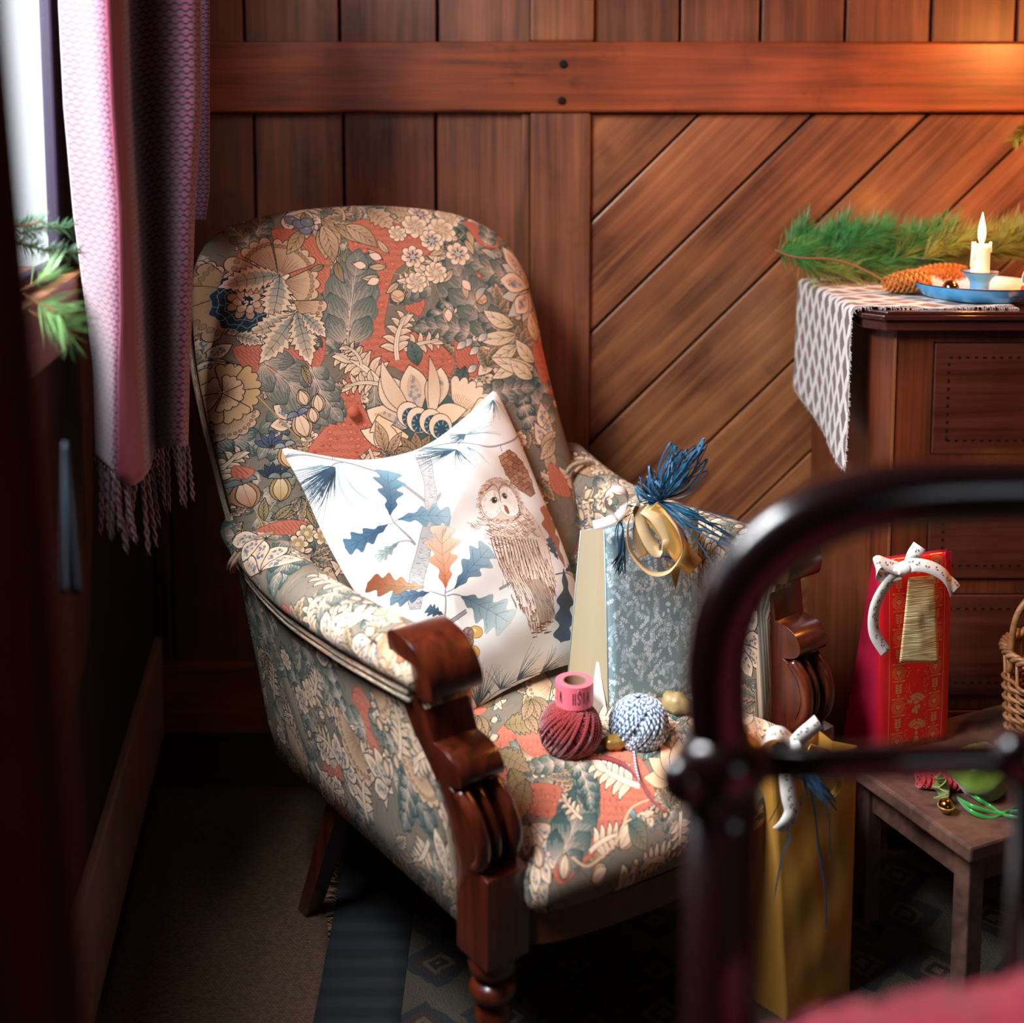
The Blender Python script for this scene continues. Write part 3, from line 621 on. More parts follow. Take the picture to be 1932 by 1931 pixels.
# ------------------------------------------------------------ armchair
chair=thing('armchair','high-backed upholstered armchair in coral, cream and grey-green leaf fabric with mahogany scroll arms','armchair',C(0,.3,0))
bo=[px_plane(x,y,BK_O,eS,BK_T,BK_N) for x,y in[(372,560),(376,500),(405,445),(470,412),(560,393),(690,383),(800,389),(880,404),(945,438),(990,500),(1012,570),(1035,680),(1060,780),(1092,900)]]
sr=bo[-1][0]; bo+=[(sr-.01,.28),(sr-.05,.10),(.25,.0),(-.2,.0),(-.32,.05)]+[px_plane(x,y,BK_O,eS,BK_T,BK_N) for x,y in[(520,1200),(470,1040),(432,900),(402,780),(382,680)]]
bo=resamp(bo,150)
def bfront(r,a,b): return .075*(1-r**5)**.6-.02+.012*math.sin(b*9)*(1-r**2)
def bback(r,a,b): return -.02-.075*(1-r**10)**.6
bkpad=puff('backrest',bo,(-.03,.55),BK_O,eS,BK_T,BK_N,bfront,bback,M_back,chair,lambda a,b:((a+.55)*KB/1650,1-(1.13-b)*KB/1730))
# tufted button and piping on the back edge
q=PP(667,778,BK_O+BK_N*.055,BK_N); lathe('button',[(.0,.009),(.006,.008),(.011,.004),(.012,0)],q,plain('button_cloth','b5553c',.8,bump=.4,bscale=700),chair,18,BK_N)
tube('back_piping',cat([BK_O+eS*a+BK_T*b-BK_N*.03 for a,b in[bo[i] for i in range(len(bo)) if bo[i][1]>.35]] if 0 else [BK_O+eS*(a*1.005)+BK_T*b-BK_N*.045 for a,b in [px_plane(x,y,BK_O,eS,BK_T,BK_N) for x,y in[(372,600),(383,680),(405,790),(432,900),(462,1010),(480,1080)]]],6),.005,M_arm,chair,8)
# seat cushion
def s_out():
    return resamp([(-.30,.50),(-.315,.25),(-.285,.08),(-.262,.0),(-.25,-.05),(-.12,-.075),(.05,-.09),(.2,-.09),(.31,-.075),(.345,-.03),(.335,.06),(.34,.25),(.32,.50),(.0,.54)],130)
seat=puff('seat',s_out(),(.02,.22),C(0,0,.37),eS,eT,eZ,lambda r,a,b:.075*(1-r**7)**.55-.005+.01*(1-r*r),lambda r,a,b:-.055*(1-r**14)**.5-.005,M_seat,chair,lambda a,b:((a+.45)*KS/1350,1-(.72-b)*KS/1350),22,1.0)
# front seat rail
rp=[(-.262,.0),(-.2,-.035),(-.05,-.062),(.1,-.07),(.25,-.062),(.34,-.03)]
rc=[(v.x,v.y) for v in cat([(a,b,0) for a,b in rp],5)]
mb=MB()
for i in range(len(rc)-1):
    a,b=rc[i],rc[i+1]; v=[C(p[0],p[1]+dt,z) for z in(.268,.318) for p in(a,b) for dt in(0,.03)]; mb.add(v,[(0,2,3,1),(4,5,7,6),(0,4,6,2),(1,3,7,5),(0,1,5,4),(2,6,7,3)])
fixn(mb.build('seat_rail',wood('mahogany_rail','3a160a','6b2e14','X',1.6,.4,.3,.1),chair))
for s0,s1,t0,t1 in((-.285,-.265,.08,.5),(.31,.33,.08,.5),(-.28,.32,.46,.48)):
    vs=[C(s,t,z) for z in(.262,.315) for t in(t0,t1) for s in(s0,s1)]; mesh('seat_rail',vs,[(0,2,3,1),(4,5,7,6),(0,1,5,4),(2,6,7,3),(0,4,6,2),(1,3,7,5)],M_mahog,chair)
# arms: one swept upholstered arm each side, welt and scrolled post
def arm(sg):
    so=(lambda t:0.) if sg<0 else (lambda t:.012)
    def sec(t):
        f=(t-.06)/.6; o=so(t); zt=.0+.03*max(0,(t-.42)/.2)**2; zb=.292+.004*f
        dz=-.012*math.sin(PI*min(1,max(0,f)))
        q=[(.318,zb),(.345,.45),(.372,.60),(.388,.655+dz),(.405,.672+dz),(.412,.692+dz),(.402,.715+dz),(.375,.728+dz),(.345,.727+dz),(.318,.712+dz),(.304,.68),(.300,.62),(.296,.52),(.292,.42),(.292,zb+.01)]
        sh=-.02*max(0,1-f*3) # pulled in towards the post
        return [(o+a+sh*(z-.3)*.6,t,z+zt*(1 if z>.6 else 0)) for a,z in q]
    ts=[.055+.6*i/26 for i in range(27)]; vs=[];uv=[];n=15
    per=[0]
    s0=sec(.3)
    for i in range(1,n+1): a=s0[i%n];b=s0[i-1]; per.append(per[-1]+math.hypot(a[0]-b[0],a[2]-b[2]))
    for t in ts:
        se=sec(t); se=[(v.x,v.y,v.z) for v in cat([(a,b,c) for a,b,c in se],2,True)]
        m=len(se)
        for k,(a,b,c) in enumerate(se): vs.append(C(sg*a,b,c)); uv.append((t/.72+ (.3 if sg>0 else .12),(per[k//2]+(per[k//2+1]-per[k//2])*(k%2)/2)/.80+.08))
    fs=[(i*m+k,i*m+(k+1)%m,(i+1)*m+(k+1)%m,(i+1)*m+k) for i in range(len(ts)-1) for k in range(m)]+[tuple(range(m)),tuple(range((len(ts)-1)*m,len(ts)*m))]
    fixn(mesh('arm',vs,fs,M_arm,chair,uv,True))
    for d in(0,.012):
        pts=[]
        for t in ts[1:]: s_=sec(t); pts.append(C(sg*(s_[3][0]+.004-d*.25),t,s_[3][2]-d))
        # the welt climbs the back at the rear
        tube('arm_piping',pts,.0048,M_arm,chair,8)
    return sec
armL=arm(-1); armR=arm(1)
for d in(0,.012): tube('arm_piping',cat([C(.395-d,.60,.66),C(.402-d,.585,.70),C(.385-d,.575,.735),C(.345-d,.57,.752),C(.31-d,.57,.73),C(.30-d,.565,.66),C(.298-d,.56,.58)],6),.0048,M_arm,chair,8)
for d in(0,.012): tube('arm_piping',cat([C(-.409,.625-d,.675),C(-.415,.60-d,.70),C(-.385,.59-d,.735),C(-.35,.585-d,.74)],6),.0048,M_arm,chair,8)
# scrolled front posts
def post(sg,sb,st):
    prof=[(-.02,.262),(-.022,.30),(-.022,.398),(.012,.402),(.004,.42),(-.006,.445),(-.008,.47),(.002,.50),(.018,.518),(.030,.524),(.010,.530),(-.004,.540),(-.008,.555),(.0,.572),(.018,.582),(.046,.586),(.050,.615),(.058,.648),(.055,.655),(.022,.662),(.012,.675),(.010,.695),(.018,.718),(.034,.736),(.052,.744),(.080,.748),(.098,.742),(.108,.72),(.108,.60),(.075,.50),(.062,.42),(.055,.39),(.055,.262)]
    sc=lambda z: sb+(st-sb)*max(0,(z-.40)/.34)
    wd=lambda z: .037 if z<.64 else .043
    brk=[0,2,3,9,15,18,28,len(prof)-1]; pp=[]
    for a,b in zip(brk,brk[1:]):
        sg_=prof[a:b+1]; c_=[(v.x,v.y) for v in cat([(x,y,0) for x,y in sg_],5)] if len(sg_)>2 else sg_
        pp+=c_[:-1]
    prof=pp+[prof[-1]]
    n=len(prof); vs=[]
    for e in(-1,1):
        for t,z in prof: vs.append(C(sc(z)+e*wd(z),t,z))
    fs=[tuple(range(n)),tuple(range(2*n-1,n-1,-1))]+[(i,i+n,(i+1)%n+n,(i+1)%n) for i in range(n)]
    pb=fixn(mesh('arm_post',vs,fs,M_mahog,chair,None,True)); m_=pb.modifiers.new('bevel','BEVEL'); m_.width=.004; m_.segments=3; m_.limit_method='ANGLE'; m_.angle_limit=R_(60); m_=pb.modifiers.new('es','EDGE_SPLIT'); m_.split_angle=R_(38)
    # reeded ribs on the lower curve
    for e in(-.030,-.004,.026):
        w=.018 if e!=-.004 else .008
        pr=[(.010,.404),(-.006,.42),(-.016,.445),(-.017,.47),(-.008,.50),(.014,.522)]
        tube('reed',[C(sc(z)+e,t,z) for t,z in [(v.x,v.y) for v in cat([(a,b,0) for a,b in pr],4)]],[w*.62]*21,M_mahog,chair,12)
    lg=C(sb,.016,0)
    lathe('front_leg',[(.0,.0),(.016,.0),(.019,.02),(.015,.05),(.019,.10),(.024,.15),(.028,.175),(.020,.185),(.020,.192),(.033,.198),(.036,.208),(.031,.218),(.021,.224),(.021,.230),(.034,.236),(.037,.247),(.034,.256),(.037,.263),(.0,.264)],lg,M_mahog,chair,28)
post(-1,-.288,-.365); post(1,.385,.372)
for s in(-.27,.30):
    a=C(s,.47,.30);b=C(s*1.05,.60,0)
    vs=[a+eS*x*.02+eT*y*.02 for y in(-1,1) for x in(-1,1)]+[b+eS*x*.015+eT*y*.015 for y in(-1,1) for x in(-1,1)]
    fixn(mesh('back_leg',vs,[(0,1,3,2),(4,6,7,5),(0,4,5,1),(2,3,7,6),(0,2,6,4),(1,5,7,3)],M_mahog,chair))
# ------------------------------------------------------------ owl cushion
pA=P(532,850,2.10); pB=P(935,742,2.40); pC=P(878,1343,2.03)
pE1=(pB-pA).normalized(); pN=(pB-pA).cross(pC-pA).normalized()
if pN.y>0: pN=-pN
pE2=pN.cross(pE1).normalized()
if pE2.z<0: pE2=-pE2
KP=2300; PWD,PHT=1500,1500
TP=plane_T(pA,pE1,pE2,pN,lambda a:(a+.06)*KP,lambda b:(.1-b)*KP)
cvP=Cv(PWD,PHT,(.93,.92,.90),lambda p:TP(np.asarray(p,float)/2.971+np.array([500,700])),.70)
def cushion_art(cv):
    r=random.Random(8); GY=(.62,.60,.60); DG=(.38,.36,.37); N1=(.16,.27,.33); N2=(.34,.50,.56); BL=(.30,.45,.55); BL2=(.62,.72,.76); DB=(.17,.27,.37)
    def branch(p,w,w2,c=GY):
        q=sub(p,6); cv.line(q,w,DG,w2); cv.line(q,w*.72,c,w2*.7)
        for i in range(1,len(q)-1): 
            for _ in range(2): o=r.uniform(-.3,.3)*w; cv.line([q[i]+[o,o],q[i]+[o+w*.15,o+w*.2]],1.2,DG)
    def needles(x,y,a0,a1,n,L,c=N1,c2=N2,w=3.4,j=.5):
        for k in range(n):
            a=R_(a0+(a1-a0)*(k+r.random())/n); l=L*r.uniform(1-j,1); p,_=spine(x,y,a,l,r.uniform(-.35,.35),8); cv.line(p,w,c if r.random()<.55 else c2,.8)
    # branches
    branch([(95,482),(200,492),(330,515),(450,545),(520,575),(600,605)],13,10); branch([(600,605),(690,665),(750,730),(800,790)],14,22)
    branch([(310,580),(350,550),(400,540)],8,9); branch([(350,515),(380,480),(420,465)],5,3)
    branch([(1440,330),(1370,400),(1260,452),(1150,470),(1060,440),(1000,430),(900,440),(850,460)],12,7); branch([(1250,452),(1262,490)],6,6)
    tl=[(815,505),(822,600),(812,700),(795,790),(778,880),(762,960),(748,1040),(738,1120),(728,1200),(722,1300),(745,1370)]; tr=[(882,500),(878,600),(868,700),(862,780),(848,880),(838,960),(822,1040),(812,1120),(800,1200),(792,1300),(790,1370)]
    poly=np.concatenate([sub(tl,4),sub(tr,4)[::-1]]); cv.fill(poly,(.72,.71,.71)); cv.loop(poly,2.2,DG)
    a,b=sub(tl,14),sub(tr,14)
    for k in range(330):
        i=r.randrange(len(a)-2); f=r.uniform(0,1)**.7; g=f+r.uniform(.06,.3); c=r.choice([DG,(.5,.48,.48),(.85,.84,.83)]); g=min(1,g); cv.line([a[i]*(1-f)+b[i]*f,a[i]*(1-g)+b[i]*g+[0,4]],2.4,c,1)
    cv.fill([(862,760),(890,730),(885,760),(862,790)],GY)
    branch([(735,1030),(700,990),(660,950),(620,905)],12,9); branch([(620,905),(610,880),(605,862)],7,6); branch([(735,1035),(700,1010),(655,1012),(640,1020)],6,5); branch([(620,905),(640,893)],6,5); branch([(618,912),(590,915)],6,5)
    branch([(915,1420),(912,1330),(905,1300),(905,1262)],9,6); branch([(912,1310),(870,1295),(825,1278)],7,5); branch([(915,1308),(950,1300),(995,1310)],7,6); branch([(905,1290),(930,1280),(950,1268)],6,5)
    branch([(1205,1270),(1260,1240),(1320,1210),(1395,1185)],14,22); branch([(930,1460),(970,1430),(1035,1385)],26,24); branch([(1560,1170),(1650,1150),(1740,1170)],9,6,DG)
    cv.line([(1225,1262),(1220,1220)],8,GY,3)
    # needle fans
    needles(325,580,85,165,130,185,N1,DB,4.,.35); needles(330,582,96,120,14,270,(.15,.18,.24),N1,4); needles(315,580,170,200,9,180,N2,N1,4)
    for p in([(350,575),(370,640),(430,720),(500,775)],[(335,590),(355,680),(400,760),(435,810)],[(300,572),(220,572),(130,560)],[(110,478),(180,462),(260,452),(390,485)],[(365,508),(420,480),(560,490)]): cv.line(sub(p,6),6,(.42,.58,.62),3); cv.line(sub(p,6),2.4,(.75,.84,.85),1)
    needles(1010,478,55,110,16,150,N1,N2,5); needles(1010,478,150,200,34,240,N2,N1,5.5,.25); needles(1060,470,45,75,4,160,N2,N2,5)
    needles(1085,380,120,190,26,130,N1,N2,5); needles(1085,385,-40,5,9,200,N2,(.55,.62,.66),4.5); needles(1250,180,75,135,24,130,N1,N2,5); needles(1260,180,20,60,5,150,N2,N2,4)
    for p in([(1410,430),(1470,425)],[(1430,455),(1480,450)],[(1490,500),(1530,560),(1545,620)],[(1480,470),(1540,520)]): cv.line(p,5,N2,2)
    # oak leaves
    oak(cv,603,865,642,590,205,DB,(.50,.66,.74)); oak(cv,640,893,935,878,165,(.30,.45,.55),BL2); oak(cv,592,915,420,1010,140,DB,(.28,.42,.52)); oak(cv,650,1012,560,1090,80,(.45,.55,.56),(.70,.76,.74))
    oak(cv,905,1265,880,925,215,(.72,.38,.22),(.90,.86,.78),vein=(.45,.22,.14)); oak(cv,948,1272,1150,1040,190,(.22,.36,.46),BL2); oak(cv,992,1312,1275,1455,230,(.28,.42,.50),(.80,.85,.84)); oak(cv,825,1285,650,1300,110,DB,(.45,.56,.62))
    oak(cv,800,1255,540,1205,130,(.80,.72,.60),(.60,.32,.18),vein=(.5,.3,.2)); oak(cv,905,1405,820,1370,70,DB,(.3,.42,.5))
    oak(cv,1640,1120,1545,760,150,(.62,.40,.30),(.75,.40,.20),vein=(.4,.2,.15)); oak(cv,1625,1130,1610,1540,170,(.20,.26,.32),(.30,.36,.42)); oak(cv,1590,1080,1540,960,90,(.22,.27,.34),(.28,.33,.40)); oak(cv,1640,1140,1740,1100,80,(.20,.25,.3),(.28,.33,.4))
    # pine cone
    for row in range(10):
        f=(row+.5)/10; w=84*math.sin(PI*min(1,f*.86+.12))**.8
        n=4 if row%2 else 3
        for k in range(n):
            u=((k+.5)/n-.5)*2; X=1272+175*f-u*w*.80+8; Y=508+200*f+u*w*.55
            e=[(X-26,Y-14),(X-2,Y-26),(X+24,Y-12),(X+28,Y+12),(X+6,Y+24),(X-20,Y+14)]; cv.fill(e,r.choice([(.66,.44,.30),(.74,.52,.37),(.60,.38,.26)])); cv.loop(e,4.,(.33,.16,.10)); cv.line([(X-8,Y-2),(X+8,Y+6)],2,(.82,.62,.48))
    # owl
    BR=(.42,.23,.16); LB=(.93,.87,.81); body=sub([(1150,880),(1165,980),(1205,1080),(1250,1190),(1290,1280),(1330,1350),(1380,1430),(1420,1480),(1480,1470),(1530,1430),(1545,1300),(1552,1180),(1530,1040),(1490,940),(1430,850),(1380,790)],5)
    cv.fill(body,LB)
    bx=np.array([(1165,900),(1390,1450)]); 
    for k in range(520):
        f=r.random(); u=r.uniform(-1,1); cxx=1270+215*f; w=(150+30*math.sin(PI*f))*(1-.55*f**3); X=cxx+u*w*.86; Y=900+540*f-u*60; c=r.choice([BR,(.55,.32,.22),(.68,.48,.38),(.36,.18,.12),LB]) 
        if f>.22: l=r.uniform(25,60); cv.line([(X,Y),(X+l*.35+u*4,Y+l*.9)],r.uniform(3,9),c,1)
        else: l=r.uniform(14,26); cv.line(sub([(X-l,Y-3),(X,Y+7),(X+l,Y-5)],3),r.uniform(3,5),c,1)
    for k in range(16): u=-.95+k*.125; X=1300+u*150; cv.line(sub([(X,985),(X+55+u*12,1130),(X+125-u*25,1290+40*(1-abs(u)))],6),7,r.choice([BR,(.35,.17,.11)]),2)
    cv.fill(sub([(1380,1215),(1440,1200),(1500,1230),(1535,1330),(1520,1430),(1460,1440),(1420,1380)],4),(.66,.56,.48),op=.75)
    for k in range(60): X=r.uniform(1400,1520);Y=r.uniform(1240,1420); cv.line([(X,Y),(X+4,Y+22)],2,(.45,.36,.30),.6)
    for k in range(16): X=r.uniform(1415,1530);Y=r.uniform(1425,1540); cv.line([(X-16,Y),(X+16,Y-6)],8,r.choice([BR,(.55,.4,.32)]),3)
    cv.line(body,3,(.55,.38,.30),3)
    for k in range(70): i=r.randrange(len(body)-1); x,y=body[i]; cv.line([(x,y),(x+r.uniform(-12,12),y+r.uniform(6,22))],3,BR,.8)
    head=ell(1232,778,142,128,.55,40); cv.fill(head,(.86,.76,.68))
    for k in range(420):
        a=r.uniform(0,6.28); q=r.uniform(.80,1.03); X=1232+math.cos(a)*142*q; Y=778+math.sin(a)*128*q; cv.line(sub([(X-9,Y+4),(X,Y-3),(X+9,Y+4)],2),3.2,r.choice([BR,(.60,.40,.30),(.75,.58,.48),LB]),1)
    for (x,y,rx,ry,ro) in((1172,800,62,80,.25),(1275,778,66,88,-.15)):
        cv.fill(ell(x,y,rx,ry,ro,30),(.91,.85,.79),(.97,.94,.91),(x,y),rx); cv.loop(ell(x,y,rx,ry,ro,30),2.4,(.66,.48,.38))
        for k in range(60): a=r.uniform(0,6.28); cv.line([(x+math.cos(a)*rx*.6,y+math.sin(a)*ry*.6),(x+math.cos(a)*rx*.92,y+math.sin(a)*ry*.92)],2,(.80,.70,.64),.8)
    cv.line(sub([(1340,790),(1335,850),(1290,890)],5),8,(.33,.17,.13),4); cv.line(sub([(1110,800),(1130,850),(1170,885)],5),6,(.45,.28,.2),3)
    cv.line(sub([(1130,730),(1180,690),(1215,715),(1222,780)],5),7,(.42,.24,.18),3); cv.line(sub([(1222,780),(1222,710),(1260,680),(1320,700)],5),7,(.42,.24,.18),3)
    for x,y in((1186,778),(1256,748)): cv.disc(x,y,17,(.45,.30,.26)); cv.disc(x,y,12,(.16,.09,.09)); cv.disc(x+5,y-5,4,(.85,.82,.8)); cv.line(sub([(x-26,y+6),(x-8,y-16),(x+16,y-14),(x+26,y+2)],4),4,(.42,.25,.19),2)
    cv.fill(sub([(1240,800),(1262,812),(1272,850),(1258,848),(1246,830)],4),(.62,.36,.25)); cv.line([(1250,806),(1268,848)],3,BR)
    for k in range(260): 
        f=r.random(); a=R_(60+120*f)-.5; q=r.uniform(.92,1.5); X=1250+math.cos(a)*160*q; Y=800+math.sin(a)*135*q
        cv.line(sub([(X-15,Y-3),(X,Y+6),(X+15,Y-4)],2),3.4,r.choice([BR,(.60,.42,.33),(.78,.64,.55),LB]),1)
    # acorns
    for x,y,a in((1095,1497,-.2),(1088,1605,.35)):
        cv.fill(ell(x,y,42,34,a+.2,24),(.86,.66,.36)); cv.loop(ell(x,y,42,34,a+.2,24),3,(.45,.30,.15)); cv.disc(x-8,y-8,12,(.95,.82,.56))
    for x,y in((1048,1510),(1050,1555)):
        cv.fill(ell(x,y,34,40,.5,20),(.56,.44,.38)); cv.loop(ell(x,y,34,40,.5,20),3,(.28,.2,.18))
        for k in range(60): a=r.uniform(0,6.28);q=r.random()**.5; cv.disc(x+math.cos(a)*30*q,y+math.sin(a)*34*q,3.5,r.choice([(.38,.28,.25),(.75,.62,.55)]),n=6)
    branch([(1010,1500),(1030,1530),(1060,1550)],6,5)
    # bottom needles
    needles(1185,1885,-140,-55,30,240,N1,(.3,.42,.45),6,.35); needles(1310,1790,-150,-20,16,150,N1,N2,5); needles(1400,1740,-90,-15,18,200,N1,(.3,.4,.42),5); needles(1540,1700,-80,-10,22,160,N1,(.35,.4,.4),4.5); cv.line([(1170,1900),(1290,1800),(1450,1720),(1640,1660)],5,(.45,.33,.28),3)
    cv.line(sub([(1225,1805),(1245,1810),(1250,1840)],3),8,N1,3)
cushion_art(cvP)
imP=cvP.image('print_cushion',.03,4); del cvP
M_cush=printed('cushion_linen',imP,.85,sheen=.1,weave=1400,bump=.2)
po=[px_plane(x,y,pA,pE1,pE2,pN) for x,y in[(532,848),(541,846),(600,858),(680,868),(755,858),(815,834),(880,785),(925,742),(938,742),(958,782),(988,850),(1020,930),(1058,1020),(1085,1100),(1105,1180),(1112,1236),(1100,1246),(1030,1268),(960,1300),(905,1333),(880,1346),(868,1338),(800,1280),(730,1200),(665,1110),(615,1020),(570,920),(540,866)]]
po=resamp(po,190)
def wrk(a,b): return .0035*math.sin(a*34+b*21)+.003*math.sin(b*47-a*13)+.002*math.sin(a*80+b*66)
cush=puff('owl_cushion',po,(.19,-.24),pA,pE1,pE2,pN,lambda r,a,b:.075*(1-r**2.3)**.8+wrk(a,b)*(1-r**8),lambda r,a,b:-.045*(1-r**2.3)**.8,M_cush,None,lambda a,b:((a+.06)*KP/PWD,1-(.1-b)*KP/PHT),26)
tag(cush,'white square cushion printed with an owl, oak leaves and pine cone, leaning in the armchair','cushion')
# ------------------------------------------------------------ room
YWL=2.85
W_B=wood('wall_board','46261a','94583a','Z',1.,.5,.2,.22,stain=.45); W_R=wood('wall_rail','55240f','b5582a','X',1.,.38,.4,.1,stain=.5)
W_S=wood('wall_stile','4c2818','9c5e3c','Z',1.,.45,.3,.12,stain=.35); W_D=wood('diagonal_board','52291a','b27044','D',1.,.45,.3,.16,stain=.4)
M_dark=plain('dark_gap','120806',.9); M_wallL=plain('side_wall','3a2a26',.8,var=.2)
def X_(px,py=150,Y=YWL): return P(px,py,Y).x
def Z_(py,Y=YWL,px=966): return P(px,py,Y).z
zr1=Z_(80);zr0=Z_(212); zb=.17
wall=thing('wall_back',None,None,(0.6,YWL,0),kind='structure')
box('backing',-.885,2.6,YWL+.022,YWL+.08,0,2.7,M_dark,wall,0)
def plank(name,x0,x1,z0,z1,mat,yf=YWL,g=.0036): return box(name,x0+g,x1-g,yf,yf+.022,z0,z1,mat,wall,.0028)
ux=[268,290,460,640,825,1003]; 
for a,b in zip(ux,ux[1:]): plank('board',X_(a,40),X_(b,40),zr1,2.62,W_B)
ux=[1118,1283,1435,1595,1757,1918,2080,2240,2400,2560,2720]
for a,b in zip(ux,ux[1:]): plank('board',X_(a,40),X_(b,40),zr1,2.62,W_B)
lx=[268,300,480,648,822,990]
for a,b in zip(lx,lx[1:]): plank('board',X_(a,300),X_(b,300),zb,zr0,W_B)
box('rail',-.87,2.55,YWL-.028,YWL+.02,zr0,zr1,W_R,wall,.006)
box('stile',X_(1000,40),X_(1120,40),YWL-.018,YWL+.02,zr1,2.62,W_S,wall,.006)
box('stile',X_(1000,500),X_(1112,500),YWL-.018,YWL+.02,zb,zr0,W_S,wall,.006)
box('stile_bead',X_(984,500),X_(999,500),YWL-.010,YWL+.02,zb,zr0,W_S,wall,.004)
box('stile',2.2,2.32,YWL-.018,YWL+.02,zb,zr0,W_S,wall,.006)
for x,y in((1063,121),(1060,190)):
    q=P(x,y,YWL-.03); lathe('peg',[(0,.006),(.006,.005),(.0095,.001),(.0095,-.004)],q,M_dark,wall,14,V(0,-1,0))
# diagonal boards, clipped to the panel opening
cs=[ (lambda q:q.x-q.z)(P(x,y,YWL)) for x,y in((1310,225),(1525,225),(1744,224),(1841,350),(1515,866))]
st=(cs[4]-cs[0])/4
cl=[cs[0]-st]+cs+[cs[4]+st*k for k in range(1,12)]
x0,x1,z0,z1=X_(1113,500),2.2,zb,zr0-.004
def clip(poly,f):
    out=[]
    for i in range(len(poly)):
        a,b=poly[i-1],poly[i]; fa,fb=f(a),f(b)
        if (fa>=0)!=(fb>=0): t=fa/(fa-fb); out.append((a[0]+(b[0]-a[0])*t,a[1]+(b[1]-a[1])*t))
        if fb>=0: out.append(b)
    return out
for i in range(-1,len(cl)):
    a=cl[i]+.0045 if i>=0 else -9; b=cl[i+1]-.0045 if i+1<len(cl) else 9
    p=clip(clip([(x0,z0),(x1,z0),(x1,z1),(x0,z1)],lambda q:q[0]-q[1]-a),lambda q:b-(q[0]-q[1]))
    if len(p)>2: prism('diagonal_board',p,V(0,YWL+.022,0),V(1,0,0),eZ,V(0,-.022,0),W_D,wall,.003)
tag(box('baseboard_back',-.84,2.55,YWL-.03,YWL+.02,0,zb,W_R,None,.006),kind='structure')
# slanted left wall with its window
def WL(Y,off=0): d=V(-.16,1,0).normalized(); n=V(1,.16,0).normalized(); return V(-.785-.16*(Y-2.45),Y,0)+n*off
wn=V(1,.16,0).normalized(); wdir=V(-.16,1,0).normalized()
wl=thing('wall_left',None,None,WL(1.5),kind='structure')
def wbox(name,Ya,Yb,z0,z1,o0,o1,mat,par,bev=0):
    a=WL(Ya,o0)+eZ*z0; return obox(name,a,WL(Yb,o0)-WL(Ya,o0),wn*(o1-o0),eZ*(z1-z0),mat,par,bev)
YA,YB,ZA,ZB=.92,1.93,1.20,2.38
for a in((-1.7,YA,0,2.62),(YB,2.9,0,2.62),(YA,YB,0,ZA),(YA,YB,ZB,2.62)): wbox('wall_panel',a[0],a[1],a[2],a[3],-.012,0,M_wallL,wl)
tag(wbox('baseboard_left',-1.7,2.84,0,.235,0,.018,plain('painted_skirting','c0a498',.5,var=.15),None,.004),kind='structure')
win=thing('window_1',None,None,WL(1.45)+eZ*ZA,kind='structure')
M_frame=plain('window_frame_paint','2a2036',.5)
wbox('window_frame',YB-.03,YB+.02,ZA,ZB,-.014,.004,M_frame,win,.004); wbox('window_frame',YA,YA+.05,ZA,ZB,-.014,.004,M_frame,win,.004)
wbox('window_frame',YA+.05,YB-.05,ZB-.05,ZB,-.014,.004,M_frame,win,.004); wbox('window_frame',YA+.05,YB-.05,ZA,ZA+.04,-.014,.004,M_frame,win,.004)
def glassmat():
    m,nt,b=newmat('window_glass'); L=nt.links; nt.nodes.remove(b); o=nt.nodes['Material Output']
    t=nd(nt,'ShaderNodeBsdfTransparent'); g=nd(nt,'ShaderNodeBsdfGlossy'); g.inputs['Roughness'].default_value=.02; mx=nd(nt,'ShaderNodeMixShader'); mx.inputs[0].default_value=.06
    L.new(t.outputs[0],mx.inputs[1]);L.new(g.outputs[0],mx.inputs[2]);L.new(mx.outputs[0],o.inputs[0]); return m
wbox('pane',YA+.05,YB-.03,ZA+.04,ZB-.05,-.008,-.006,glassmat(),win)
M_sill=wood('sill_wood','4a1a12','9a6a45','Y',1.,.45,.2,.05)
wbox('window_sill',YA-.05,2.03,1.115,1.215,-.09,.028,M_sill,win,.006)
tag(box('floor',-.88,2.7,-1.8,2.9,-.03,0,wood('floor_wood','140a07','2a150d','Y',1.,.5,.2,.1),None,0),kind='structure')
tag(prism('ceiling',[(WL(-1.8).x-.04,-1.8),(2.7,-1.8),(2.7,2.95),(WL(2.95).x-.04,2.95)],V(0,0,2.62),V(1,0,0),V(0,1,0),V(0,0,.04),plain('ceiling_paint','8a7f74',.9)),kind='structure')
tag(box('wall_right',2.55,2.6,-1.8,2.9,0,2.62,W_S,None,0),kind='structure')
wr=thing('wall_rear',None,None,(.5,-1.7,0),kind='structure')
for a in((-1.6,.95,0,2.62),(1.75,2.6,0,2.62),(.95,1.75,0,1.35),(.95,1.75,2.15,2.62)): box('wall_panel',max(a[0],-.2),a[1],-1.78,-1.7,a[2],a[3],M_wallL,wr,0)  # panels leave a hole, added only to admit fill light
# ------------------------------------------------------------ woven curtain by the window
def weave_img():
    n=256; y,x=np.mgrid[0:n,0:n].astype(np.float32)/n; u=x*8; v=y*8
    a=np.abs(((u+.5*(np.floor(v)%2))%1)-.5)*2; b=np.abs((v%1)-.5)*2; 
    hole=np.clip((np.hypot(1-a,(1-b)*.9)-.38)*2.6,0,1); rs=np.random.RandomState(4).rand(n,n)
    d=np.array((.11,.045,.09));l=np.array((.76,.42,.56)); f=(hole*.85*(.55+.45*rs))[...,None]
    c=Cv(n,n,(0,0,0)); c.a=(d*(1-f)+l*f).astype(np.float32); return c.image('print_weave')
imW=weave_img()
def clothuv(name,rough=.9,rep=(1,1)): return printed(name,imW,rough,rep,sheen=.5,bumpimg=.003)
M_weave=clothuv('curtain_weave')
cur=thing('curtain','plum honeycomb-weave wool throw with fringed ends hanging beside the window','curtain',P(250,870,2.05),None)
